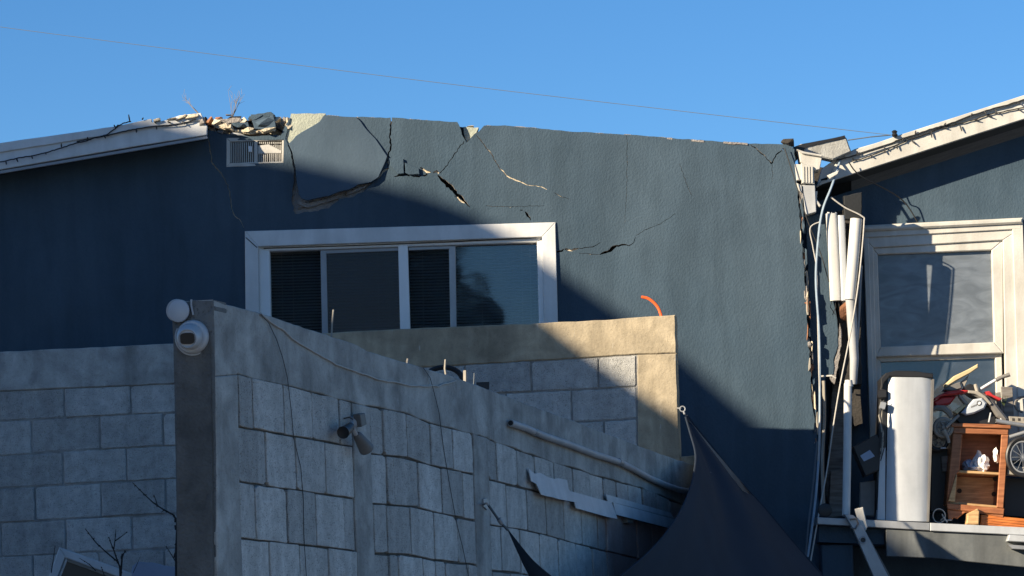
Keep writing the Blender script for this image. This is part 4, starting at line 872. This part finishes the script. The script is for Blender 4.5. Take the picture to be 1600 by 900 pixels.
cable('thin white wire kinked left of the blue-grey cable', [(1283, 346, Yc), (1266, 356, Yc), (1270, 385, Yc), (1276, 420, Yc), (1277, 470, Yc), (1279, 560, Yc), (1281, 650, Yc - .02), (1278, 720, Yc - .1)], .004, 'white_cord')
cable('thin black wire slanting behind the strip light housing', [(1226, 232, Yc), (1240, 275, Yc), (1262, 345, Yc + .02), (1282, 395, Yc + .05), (1295, 440, Yc + .05)], .0035, 'dark_wire')
cable('black wire from the fascia to the tall window head', [(1326, 253, YH + .1), (1345, 275, YH + .14), (1407, 310, YH + .3), (1436, 351, YH + .36)], .0045, 'dark_wire')
cable('dark cable pair hanging beside the large sail', [(1277, 690, Yc - .1), (1270, 760, Yc - .2), (1262, 830, Yc - .3), (1256, 900, Yc - .3)], .006, 'grey_wire')
cable('pale bare conduit inside the dark gap', [(1287, 595, YH + .05), (1288, 650, YH + .05), (1285, 720, YH), (1287, 800, YH)], .012, 'dusty')
b = MB(); b.tube([W(1283, 588, YH), W(1300, 587, YH - .02), W(1306, 591, YH - .02)], .006, 6); obj('loose_cable', b, 'white_cord', label='short pale cable bridging the torn gap', cat='cable', group='cables at the torn corner')
b = MB(); b.lathe(W(1288, 798, YH - .2), (0, -1, 0), [(0, .045), (.05, .045), (.055, .03)], 18); obj('pipe_end', b, 'black_plastic', label='black round pipe end above the balcony edge', cat='pipe', smooth=True)
# white vertical pvc pipe
vp = thing('standing_pipe', 'upright white plastic pipe standing on the balcony edge', 'pipe', W(1325, 808, YH - .28))
b = MB(); b.tube([W(1325, 600, YH - .12), W(1324, 700, YH - .2), W(1322, 806, YH - .28)], .026, 16); obj('pipe', b, 'pvc', vp, smooth=True)
b = MB(); b.tube([W(1326, 594, YH - .12), W(1326, 604, YH - .12)], [.024, .03], 16); obj('socket', b, 'pvc', vp, smooth=True)
# bracket arm
ba = thing('metal_bracket', 'grey steel arm with a bolt hole hanging over the balcony edge', 'bracket', W(1360, 900, YH - .5))
BA = Plane((0, YH - .38, 0), (0, -1, 0))
b = MB(); b.slab(BA, [(1318, 803), (1333, 805), (1345, 816), (1390, 905), (1398, 925), (1372, 925), (1364, 900), (1333, 828)], -.03, .01, .005); obj('arm', b, 'galv', ba)
b = MB(); b.slab(BA, [(1336, 795), (1349, 792), (1356, 823), (1353, 829), (1342, 818)], -.06, -.01, .005); obj('lug', b, 'cream_paint', ba)
b = MB(); b.slab(BA, [(1350, 830), (1362, 845), (1392, 900), (1398, 920), (1391, 910), (1360, 855)], -.07, -.03, .003); obj('flange', b, 'grey_plastic', ba)
b = MB(); c0 = BA.at(1348, 844, .0); b.tube([c0 + V3((math.cos(a) * .02, -.012, math.sin(a) * .02)) for a in [math.tau * k / 14 for k in range(15)]], .005, 6); obj('hole_rim', b, 'galv', ba)
b = MB(); b.lathe(c0, (0, -1, 0), [(0, .016), (.0125, .016)], 14); obj('bolt_hole', b, 'black_plastic', ba)
b = MB(); b.tube([BA.at(*p) for p in ((1328, 812, .016), (1338, 810, .018), (1341, 818, .018), (1337, 826, .018), (1329, 825, .016))], .006, 6); obj('hook', b, 'grey_plastic', ba, smooth=True)

# ------------------------------------------------------------------ balcony clutter
ac = thing('metal_locker', 'tall white metal appliance casing with black top standing on the balcony', 'appliance', W(1415, 814, YH - .2))
A0 = Plane((0, YH - .13, 0), (0, -1, 0))
b = MB(); ra = []; rb = []
for k in range(13):
    t = k / 12; o = .028 * (1 - (2 * t - 1) ** 2) ** .6 - .02; ra.append(A0.at(1388 + 68 * t, 589 + t, o)); rb.append(A0.at(1384 + 65 * t, 813 + 2 * t, o))
b.loft([ra + [A0.at(1456, 590, -.05), A0.at(1388, 589, -.05)], rb + [A0.at(1449, 815, -.05), A0.at(1384, 813, -.05)]]); obj('front_panel', b, 'white_metal', ac, smooth=True)
b = MB(); b.slab(A0, [(1377, 592), (1388, 587), (1387, 660), (1384, 813), (1372, 812), (1370, 740), (1374, 660)], -.2, -.021, .006); obj('side_panel', b, 'black_plastic', ac)  # left side's shade put into its black colour
b = MB(); b.slab(A0, [(1375, 700), (1384, 699), (1383.5, 813), (1371, 812)], -.1, -.012, .003); obj('lower_trim', b, 'white_metal', ac)
b = MB(); b.slab(A0, [(1376, 592), (1384, 583), (1400, 579), (1430, 580), (1458, 584), (1458, 590.5), (1390, 588), (1381, 598), (1377, 606)], -.2, .008, .005); obj('top_cap', b, 'black_plastic', ac)
b = MB(); b.slab(A0, [(1456.5, 591), (1460, 592), (1452, 815), (1449.5, 815)], -.2, -.01); obj('side_panel', b, 'grey_plastic', ac)
for k in range(5):
    b = MB(); b.tube([W(1380 + R.uniform(-2, 3), 625 + k * 3, YH - .16), W(1377 + R.uniform(-4, 3), 645 + k * 5, YH - .17), W(1380 + R.uniform(-3, 3), 670 + k * 7, YH - .17), W(1376, 700 + k * 5, YH - .17)], .004, 5); obj('loose_wire', b, 'dusty' if k % 2 else 'dark_wire', ac, smooth=True)
b = MB(); b.box(W(1379, 634, YH - .15), .035, .04, .05, Matrix.Rotation(.3, 3, 'Y'), .006); obj('valve', b, 'galv', ac)
b = MB(); b.box(W(1378, 616, YH - .12), .05, .05, .06, None, .01); obj('socket', b, 'black_plastic', ac)
bx_ = thing('black_box', 'tilted black electrical box with bluish label beside the white casing', 'box', W(1355, 735, YH - .2))
b = MB(); b.slab(A0, [(1332, 698), (1370, 678), (1377, 690), (1374, 735), (1352, 745)], -.14, .0, .008); obj('housing', b, 'black_plastic', bx_)
b = MB(); b.slab(A0, [(1344, 712), (1359, 703), (1367, 713), (1350, 721)], .001, .003); obj('sticker', b, 'blue_sheet', bx_)
b = MB(); b.slab(A0, [(1347, 752), (1372, 748), (1370, 806), (1346, 804)], -.18, -.12, .006); obj('metal_can', b, 'grey_plastic', label='dark metal can behind the white casing', cat='can')

# toy motorbike lying on the heap
TM = Plane((0, YH + .12, 0), (0, -1, 0))
bk = thing('toy_motorbike', 'dusty ride-on toy motorbike with red nose and silver side panel', 'toy motorbike', TM.at(1520, 720))
def tm(name, q, o0, o1, m, c=.006, lab=None, par=None):
    b = MB(); b.slab(TM, q, o0, o1, c); return obj(name, b, m, par or bk, label=lab)
tm('nose_cowl', [(1457, 624), (1466, 618), (1480, 612), (1499, 610), (1514, 611), (1508, 615), (1492, 618), (1470, 620), (1458, 627)], -.16, .05, 'red_plastic', .012)
tm('nose_underside', [(1457, 628), (1470, 621), (1494, 619), (1484, 632), (1462, 636)], -.14, .03, 'red_plastic', .01)
tm('wind_shield', [(1476, 601), (1490, 588), (1511, 578), (1527, 569), (1528, 575), (1515, 584), (1494, 595), (1477, 606)], -.06, .03, 'tan_plastic', .006)
tm('shield_bracket', [(1474, 610), (1480, 602), (1500, 597), (1503, 607), (1490, 611)], -.1, .02, 'grey_plastic')
tm('shield_bracket', [(1502, 596), (1510, 590), (1514, 586), (1511, 596), (1506, 606)], -.03, .0, 'dusty', .003)
tm('dash', [(1506, 606), (1514, 600), (1524, 603), (1528, 611), (1510, 612)], -.12, .03, 'black_plastic')
tm('tank', [(1510, 612), (1527, 611), (1540, 617), (1552, 627), (1562, 640), (1574, 655), (1572, 662), (1556, 652), (1545, 636), (1535, 626), (1520, 619)], -.16, .05, 'grey_plastic', .015)
tm('tank_rim', [(1511, 611), (1526, 612), (1538, 620), (1548, 632), (1545, 634), (1535, 624), (1522, 617), (1511, 615)], .04, .065, 'dusty', .004)
tm('body', [(1496, 640), (1520, 632), (1545, 634), (1560, 655), (1556, 668), (1500, 664), (1492, 655)], -.18, .0, 'black_plastic', .01)
tm('side_panel_cover', [(1500, 646), (1519, 625), (1532, 623), (1540, 631), (1536, 640), (1521, 647), (1508, 650)], .0, .07, 'silver_plastic', .01, 'silver side panel with a round badge')
c0 = TM.at(1530, 630, .07)
em = MB(); em.lathe(c0, (0, -1, 0), [(-.001, .0165), (.002, .0165), (.003, .014)], 20); e_ = obj('badge', em, 'dark_wire', bk)
b = MB()
for q in (0, 2):
    pts = [c0 + V3((0, -.004, 0))] + [c0 + V3((math.cos(a) * .0105, -.004, math.sin(a) * .0105)) for a in [math.pi / 2 * q + math.pi / 2 * k / 5 for k in range(6)]]
    b.face(b.add(pts))
obj('badge_quarter', b, 'paper', e_)
b = MB()
for q in (1, 3):
    pts = [c0 + V3((0, -.004, 0))] + [c0 + V3((math.cos(a) * .0105, -.004, math.sin(a) * .0105)) for a in [math.pi / 2 * q + math.pi / 2 * k / 5 for k in range(6)]]
    b.face(b.add(pts))
obj('badge_quarter', b, 'silver_plastic', e_)
b = MB()
for k in range(4): b.slab(TM, [(1515.2 + k * 2.3, 636 - k * .9), (1516.8 + k * 2.3, 635.3 - k * .9), (1516.6 + k * 2.3, 638 - k * .9), (1515 + k * 2.3, 638.7 - k * .9)], .0701, .0712)
obj('side_lettering', b, 'grey_plastic', bk)
tm('red_trim', [(1538, 613), (1544, 612), (1550, 618), (1564, 624), (1560, 627), (1548, 621), (1540, 618)], -.04, .06, 'red_plastic', .004)
tm('frame_strut', [(1497, 617), (1503, 620), (1513, 632), (1508, 634), (1498, 622)], -.02, .05, 'dusty', .004)
tm('frame_strut', [(1488, 644), (1500, 635), (1508, 632), (1506, 637), (1494, 648)], -.02, .05, 'tan_plastic', .004)
b = MB(); b.tube([TM.at(1532, 608, .02), TM.at(1545, 600, .04), TM.at(1557, 593, .06)], .0105, 10); obj('handlebar', b, 'white_metal', bk, smooth=True)
b = MB(); b.tube([TM.at(1556, 594, .06), TM.at(1566, 589, .07), TM.at(1578, 585, .08)], [.014, .013, .014], 12); obj('grip', b, 'grey_plastic', bk, smooth=True)
b = MB(); b.tube([TM.at(1524, 601, .03), TM.at(1527, 612, .05)], .012, 8); obj('clamp', b, 'dusty', bk, smooth=True)
def wheel(px, py, r, off, lab=None, tm_='black_plastic'):
    c = TM.at(px, py, off); wl = MB(); wl.tube([c + V3((math.cos(a) * r, 0, math.sin(a) * r)) for a in [math.tau * k / 28 for k in range(29)]], r * .24, 8)
    o = obj('wheel', wl, tm_, bk, smooth=True, label=lab)
    h = MB(); h.lathe(c, (0, -1, 0), [(-.02, r * .8), (.012, r * .8), (.016, r * .62), (.01, r * .55), (.01, r * .25), (.022, r * .22), (.024, .001)], 24); obj('rim', h, 'dusty', o, smooth=True)
    for k in range(6):
        a = math.tau * k / 6; s_ = MB(); s_.tube([c + V3((math.cos(a) * r * .2, -.018, math.sin(a) * r * .2)), c + V3((math.cos(a) * r * .75, -.018, math.sin(a) * r * .75))], .005, 5); obj('spoke', s_, 'grey_plastic', o)
wheel(1474, 668, .056, .06, None, 'dusty')
wheel(1466, 688, .06, -.02)
b = MB(); b.tube([TM.at(*p, .02) for p in ((1456, 640), (1464, 637), (1474, 638), (1482, 644), (1487, 653))], [.014, .02, .022, .02, .014], 8); obj('mudguard', b, 'dusty', bk, smooth=True)
b = MB(); b.tube([TM.at(1478, 668, .09), TM.at(1498, 649, .06)], .010, 8); obj('fork', b, 'dusty', bk, smooth=True)
b = MB(); b.tube([TM.at(1474, 672, .085), TM.at(1480, 682, .085), TM.at(1483, 692, .085)], [.016, .012, .010], 8); obj('pedal', b, 'dusty', bk, smooth=True)
for p in ((1548, 645, 1545, 660), (1560, 640, 1566, 662), (1470, 700, 1478, 700)):
    b = MB(); b.tube([TM.at(p[0], p[1], .03), TM.at(p[2], p[3], .04)], .006, 6); obj('bolt', b, 'white_metal', bk, smooth=True)
# grey plank, tubes, slotted bar, bicycle wheel at the right
b = MB(); b.slab(TM, [(1568, 602), (1586, 603), (1588, 652), (1572, 650)], -.12, -.1, .003); obj('grey_plank', b, 'wood_grey', label='upright grey plank behind the toy motorbike', cat='plank')
b = MB(); b.slab(TM, [(1560, 611), (1568, 610), (1570, 640), (1564, 640)], -.16, -.13, .003); obj('grey_plank', b, 'wood_grey', label='second grey plank half hidden by the upright one', cat='plank')
mt = thing('metal_tube', 'grey open-ended metal tube lying over the wooden cabinet', 'tube', TM.at(1575, 662))
b = MB(); b.tube([TM.at(1556, 657.5, .1), TM.at(1583, 662, .08), TM.at(1640, 671, .05)], .014, 12); obj('tube', b, 'galv', mt, smooth=True)
b = MB(); b.tube([TM.at(1555.6, 657.4, .1), TM.at(1556, 657.5, .1)], .010, 12); obj('bore', b, 'black_plastic', mt)
sb = thing('slotted_bar', 'pale slotted steel bar above the metal tube', 'bar', TM.at(1590, 660))
b = MB(); b.slab(TM, [(1575, 651), (1640, 655), (1640, 666), (1576, 661)], .02, .04, .003); obj('bar', b, 'dusty', sb)
for k in range(6):
    b = MB(); b.slab(TM, [(1580 + k * 9, 654), (1584 + k * 9, 654.3), (1584 + k * 9, 658.5), (1580 + k * 9, 658.2)], .0405, .0415); obj('slot', b, 'core', sb)
b = MB(); b.tube([TM.at(1577, 683, .06), TM.at(1600, 676, .06), TM.at(1640, 664, .06)], .013, 10); obj('metal_tube', b, 'galv', label='bare grey tube slanting up behind the cabinet right side', cat='tube', smooth=True)
b = MB(); cc = TM.at(1598, 714, .1); b.tube([cc + V3((math.cos(a) * .10, 0, math.sin(a) * .12)) for a in [math.tau * k / 32 for k in range(33)]], .014, 8); wo_ = obj('bicycle_wheel', b, 'black_plastic', label='black bicycle wheel cut by the right picture edge', cat='wheel', smooth=True)
b = MB(); b.tube([cc + V3((math.cos(a) * .08, 0, math.sin(a) * .10)) for a in [math.tau * k / 32 for k in range(33)]], .006, 6); obj('rim', b, 'galv', wo_, smooth=True)
for k in range(12):
    a = math.tau * k / 12; s_ = MB(); s_.tube([cc, cc + V3((math.cos(a) * .08, 0, math.sin(a) * .10))], .0015, 4); obj('spoke', s_, 'galv', wo_)
b = MB(); cc = TM.at(1600, 632, -.1); b.tube([cc + V3((math.cos(a) * .06, 0, math.sin(a) * .05)) for a in [rad(60) + rad(200) * k / 16 for k in range(17)]], .008, 6); obj('curved_hose', b, 'grey_plastic', label='curved grey hose against the tall window casing', cat='hose', smooth=True)
b = MB(); b.slab(TM, [(1573, 728), (1640, 734), (1640, 746), (1572, 742)], -.1, .05, .004); obj('pale_board', b, 'dusty', label='pale dusty board beneath the bicycle wheel', cat='board')
b = MB(); b.slab(TM, [(1458, 696), (1490, 700), (1488, 800), (1456, 800)], -.2, -.12, .01); obj('dark_crate', b, 'black_plastic', label='black crate in the gap behind the white casing', cat='crate')
b = MB(); b.slab(TM, [(1474, 712), (1490, 710), (1490, 735), (1475, 736)], -.11, -.09, .003); obj('grey_carton', b, 'wood_grey', label='small grey carton on the black crate', cat='box')
b = MB(); b.slab(TM, [(1574, 744), (1700, 748), (1700, 815), (1572, 806)], -.2, -.14, .01); obj('dark_mass', b, 'black_plastic', label='plain black mass right of the cabinet', cat='bag')  # plain dark mass added to the heap
# weed
b = MB()
for k in range(14):
    x = 1568 + R.uniform(-3, 3); b.tube([TM.at(1569, 634, .02), TM.at(x + R.uniform(-5, 5), 622 + R.uniform(-4, 6), .03)], [.002, .001], 4)
obj('green_tuft', b, 'leaf', label='small green tuft on the heap below the grey plank', cat='plant')

# wooden cabinet
CA = Plane((0, YH + .05, 0), (0, -1, 0)); D = .24
cb = thing('wooden_cabinet', 'small reddish wooden cabinet without door, tilted on the balcony', 'cabinet', CA.at(1525, 805))
def cp_(name, q, o0, o1, m='wood', c=.004, lab=None): b = MB(); b.slab(CA, q, o0, o1, c); return obj(name, b, m, cb, label=lab)
cp_('back_panel', [(1490, 668), (1576, 670), (1567, 795), (1484, 788)], -D - .01, -D)
cp_('side_panel', [(1489, 668), (1494, 668), (1485, 790), (1480, 788)], -D, -.012)
cp_('side_panel', [(1572, 670), (1577, 670), (1568, 800), (1563, 800)], -D, -.012)
cp_('top', [(1486, 661), (1579, 664), (1579, 670), (1486, 667)], -D - .01, .016)
cp_('top_rail', [(1490, 667.5), (1576, 670.5), (1575, 679), (1490, 677)], -.02, 0)
cp_('stile', [(1489, 677.5), (1504, 678), (1499, 738), (1494, 741), (1480, 787), (1479, 787), (1483, 740)], -.02, .0)
cp_('stile', [(1565, 679), (1576, 679.5), (1568, 794), (1557.5, 793)], -.02, .0)
cp_('shelf', [(1495, 734), (1562, 738), (1562, 742), (1494, 738)], -D, -.015, 'wood_pale', .003)
cp_('inner_front_edge', [(1494, 741), (1495.5, 742), (1492, 784), (1481.5, 783)], -.03, .004, 'wood_pale', .002)
cp_('floor_board', [(1481, 783), (1560, 790), (1560, 793.5), (1481, 787)], -D, -.02, 'wood_pale', .003)
cp_('inner_back', [(1497, 742), (1562, 744), (1560, 789), (1492, 783)], -D + .002, -D + .01, 'wood_pale', .002)
for x, y in ((1555, 748), (1553, 772), (1499, 767)):
    b = MB(); b.lathe(CA.at(x, y, -D + .0102), (0, -1, 0), [(0, .016), (.002, .016)], 14); obj('knot_hole', b, 'core', cb)
cp_('bottom_rail', [(1479, 786), (1569, 795), (1568, 804), (1480, 796)], -.02, .012)
cp_('apron', ragged([(1480, 796.5), (1568, 804.5), (1568, 809), (1538, 803), (1520, 800), (1508, 801), (1500, 807), (1496, 811), (1490, 809), (1488, 813), (1482, 812)], .2, 12), -.02, .004)
cp_('foot', [(1510, 803), (1526, 795), (1529, 799), (1528, 820), (1520, 821), (1508, 820), (1510, 810)], -.05, .05, 'wood_pale', .006, 'broken pale foot leaning under the cabinet')
b = MB(); b.slab(CA, [(1533, 804), (1700, 820), (1700, 838), (1532, 820)], -.2, .0, .004); ob = obj('orange_board', b, 'wood_orange', label='varnished orange board lying flat on the balcony edge', cat='board')
for k in range(3):
    b = MB(); b.slab(CA, [(1533, 807.5 + k * 4), (1700, 824 + k * 4.2), (1700, 825 + k * 4.2), (1533, 808.4 + k * 4)], .0, .006, 0); obj('moulding', b, 'wood_orange', ob)
# crumpled papers
for lab, (px, py, a, bb) in (('crumpled white paper on the cabinet shelf, larger and on the right', (1532, 724, .10, .13)), ('flat bluish paper bag on the cabinet shelf', (1513, 728, .07, .08)), ('low white paper scrap at the shelf front', (1523, 732, .12, .03)), ('pale card leaning on the inner right side of the cabinet', (1556, 712, .03, .09))):
    b = MB(); bm = bmesh.new(); bmesh.ops.create_icosphere(bm, subdivisions=3, radius=1)
    c = CA.at(px, py, -.12)
    for v in bm.verts:
        f = 1 + .45 * noise.noise(v.co * 2.1 + V3((px, 0, 0))) + .25 * abs(noise.noise(v.co * 5 + V3((py, 0, 0))))
        v.co = V3((v.co.x * a / 2, v.co.y * .05, v.co.z * bb / 2)) * f + c
    bm.verts.index_update(); b.v = [v.co.copy() for v in bm.verts]
    for f in bm.faces: b.face([v.index for v in f.verts])
    bm.free(); obj('crumpled_paper', b, 'blue_sheet' if 'bluish' in lab else 'paper', label=lab, cat='paper', group='papers in the cabinet')
# coil of white flex
b = MB(); cc = CA.at(1467, 806, .0); b.tube([cc + V3((math.cos(a) * .04, -.01, math.sin(a) * .045)) for a in [math.tau * k / 20 for k in range(21)]], .004, 6); b.tube([cc + V3((.01, 0, -.03)), cc + V3((.03, -.02, -.01)), cc + V3((.05, -.02, -.045))], .005, 6); b.tube([cc + V3((.02, -.01, .01)), cc + V3((.035, -.02, -.03)), cc + V3((.08, -.02, -.03))], .004, 6)
obj('flex_coil', b, 'white_cord', label='small coil of white flex at the balcony edge', cat='cord', smooth=True)

# ------------------------------------------------------------------ string lights on both fascias
def string(lab, P, path, off, stubs, r=.0042):
    root = thing('string_lights', lab, 'string lights', P.at(*path[len(path) // 2], off), 'string lights on the fascias')
    q = resample([(x, y) for x, y in path], len(path) * 5)
    b = MB(); b.tube([P.at(x, y + R.uniform(-.5, .5), off + .004) for x, y in q], r, 5); obj('cord', b, 'dark_wire', root, smooth=True)
    for (x, y, dx, dy) in stubs:
        b = MB(); b.tube([P.at(x, y, off + .005), P.at(x + dx * .5, y + dy * .5, off + .008), P.at(x + dx, y + dy, off + .012)], [r, r * 1.3, r * .8], 5); obj('bulb', b, 'dark_wire', root, smooth=True)
string('dark unlit string of lights drooping along the left white fascia', LF, [(-100, 268), (0, 253), (28, 247), (57, 242), (80, 236), (100, 230), (118, 224), (135, 220), (150, 215), (165, 211), (176, 204), (185, 197), (195, 192), (205, 190)], .016,
       [(9, 252, 1, 5), (25, 247, 3, 6), (49, 243, 2, 5), (71, 238, 1, 3), (96, 230, 0, -6), (137, 219, 0, -5), (162, 211, 3, 5), (185, 195, -4, 4), (181, 200, -3, -5), (203, 190, -2, -11), (222, 187, 2, -3)])
string('tangled dark light string on the broken end of the left fascia', LF, [(120, 221), (140, 217), (170, 211), (200, 204), (215, 201), (235, 198), (255, 196), (275, 195), (295, 190), (306, 186)], .016,
       [(213, 202, 0, 5), (240, 189, 4, 4), (262, 190, 5, 2), (272, 186, 6, 3), (285, 190, 3, 4), (244, 197, 1, 5)])
string('upper dark light string on the sunlit right fascia', RFP, [(1307, 250), (1335, 243), (1365, 233), (1390, 225), (1405, 218), (1430, 210), (1460, 200), (1482, 194), (1510, 183), (1540, 173), (1570, 165), (1605, 154), (1700, 125)], .018,
       [(1340, 240, -1, -4), (1381, 229, 2, 3), (1412, 215, -2, 5), (1430, 210, 1, -6), (1475, 196, 3, -4), (1517, 182, 2, -5), (1538, 174, 3, 4), (1590, 160, 4, 2), (1555, 172, 3, 4)])
string('lower dark light string with hanging bulbs on the right fascia', RFP, [(1330, 252), (1350, 247), (1365, 241), (1382, 235), (1395, 229), (1410, 223), (1422, 217), (1438, 212), (1455, 206), (1470, 200), (1490, 195), (1510, 190), (1525, 186), (1545, 179), (1570, 174), (1605, 166), (1700, 137)], .008,
       [(1335, 251, -3, -4), (1360, 243, 3, 2), (1382, 234, 1, 5), (1402, 227, 0, 6), (1424, 219, 7, 7), (1455, 206, 1, 9), (1474, 199, 6, 1), (1500, 196, 3, 9), (1522, 187, 8, 1), (1541, 180, 10, 3), (1590, 170, 6, 4)])

# dry weeds on the roof
def weed(lab, base, n, h, spread, lean):
    b = MB(); c = HOUSE.at(base[0], base[1], -.25); k = YH / F
    for i in range(n):
        a = R.uniform(-spread, spread) + lean; p = [c]; L = h * R.uniform(.6, 1) * k
        for s in range(1, 6):
            a += R.uniform(-.12, .12); p.append(p[-1] + V3((math.sin(a), R.uniform(-.2, .2), math.cos(a))) * L / 5)
            if s > 2 and R.random() < .7:
                e = a + R.choice((-1, 1)) * R.uniform(.3, .8); b.tube([p[-1], p[-1] + V3((math.sin(e), .1, math.cos(e))) * L * .22], [.0012, .0007], 3)
        b.tube(p, [.0022, .002, .0017, .0014, .0011, .0008], 4)
    obj('dry_weed', b, 'dry_weed', label=lab, cat='weed', group='dry weeds on the roof')
weed('thin dry weed leaning left on the left roof end', (311, 178), 4, 42, .14, -.65)
weed('bushy dry weed standing over the broken parapet', (362, 186), 9, 48, .30, .22)

# ------------------------------------------------------------------ lower left corner
def branch(lab, mains, y, group):
    b = MB()
    for pts, r0 in mains:
        p = [W(x, yy, y + dy) for x, yy, dy in pts]; b.tube(p, [r0 * (1 - .6 * i / (len(p) - 1)) for i in range(len(p))], 6)
        for i in range(1, len(p)):
            for s in range(2):
                q = p[i - 1].lerp(p[i], R.random()); b.chunk(q, r0 * 2.6, r0 * 2.2, r0 * 2.4, 8)
    obj('bare_shrub', b, 'twig', label=lab, cat='shrub', group=group)
branch('dark bare branch rising against the corner post', [([(277, 905, 0), (276, 860, 0), (277, 830, 0), (276, 812, 0)], .012), ([(276, 812, 0), (270, 804, 0), (255, 796, .03), (240, 786, .05), (225, 772, .06), (207, 754, .08)], .005), ([(246, 790, 0), (243, 780, 0), (240, 773, 0)], .003), ([(257, 797, 0), (252, 800, 0)], .003), ([(277, 812, 0), (278, 795, 0)], .004), ([(273, 875, 0), (265, 862, 0), (259, 853, 0)], .003)], 15.5, 'bare shrubs')
branch('bare twiggy shrub in front of the leaning white frame', [([(188, 905, 0), (187, 885, 0), (184, 878, 0), (165, 862, 0), (150, 848, 0), (133, 826, 0)], .005), ([(184, 878, 0), (178, 860, 0), (173, 848, 0), (170, 839, 0)], .004), ([(178, 858, 0), (180, 840, 0), (181, 827, 0)], .003), ([(180, 845, 0), (190, 838, 0), (199, 831, 0)], .003), ([(188, 905, 0), (190, 880, 0), (191, 868, 0), (196, 861, 0)], .006), ([(150, 892, 0), (140, 882, 0), (124, 872, 0)], .003), ([(165, 905, .1), (158, 885, .1)], .003), ([(80, 895, .1), (84, 870, .1), (86, 852, .1)], .003), ([(208, 895, .1), (214, 882, .1), (219, 870, .1)], .002)], 15.2, 'bare shrubs')
fr = thing('salvaged_window', 'old white painted window frame leaning at the lower left', 'window frame', W(140, 960, 16))
FR = Plane((0, 16, 0), (0, -1, 0))
fo, fi_ = [(93, 855), (212, 898), (190, 1010), (50, 975)], [(102, 871), (195, 905), (178, 985), (70, 955)]
obj('frame', frame_ring(FR, fo, fi_, -.03, .01, None, .004), 'white_paint', fr)
b = MB(); b.slab(FR, [(104, 876), (192, 908), (176, 980), (74, 952)], -.03, -.022); obj('pane', b, 'dark_glass', fr)
b = MB(); b.slab(FR, [(103, 872), (194, 905), (192, 909), (106, 878)], -.02, -.004, .002); obj('glazing_bead', b, 'dusty', fr)
b = MB(); b.slab(Plane((0, 15.9, 0), (0, -1, 0)), ragged([(205, 884), (215, 877), (245, 880), (281, 887), (283, 960), (200, 960)], 1.2, 9), -.06, -.05, .003); obj('plastic_sheet', b, 'blue_sheet', label='blue-grey plastic sheet at the foot of the corner post', cat='sheet')

# added tree behind the viewer, placed and shaped to darken the panes by reflection
tr = thing('reflection_tree', 'leafy tree added out of frame to darken the slider window by reflection', 'tree', (-3.9, -19, 0))
b = MB(); b.tube([(-3.9, -19, 0), (-3.8, -19, 3), (-4, -18.8, 6), (-3.9, -19, 8)], [.25, .2, .15, .08], 10); obj('trunk', b, 'bark', tr)
b = MB()
for k in range(12000):
    d = V3((R.gauss(0, 1), R.gauss(0, 1), R.gauss(0, 1))).normalized() * (R.random() ** .4)
    p = V3((-3.35 + d.x * 3.0, -19 + d.y * 2.6, 7.4 + d.z * 3.1))
    if d.length > .75 and noise.noise(p * .9) < -.1: continue
    a = V3((R.uniform(-1, 1), R.uniform(-1, 1), R.uniform(-1, 1))).normalized() * .22; c = a.orthogonal().normalized() * .13
    b.face(b.add([p - a, p + c, p + a, p - c]))
obj('crown', b, 'leaf', tr)
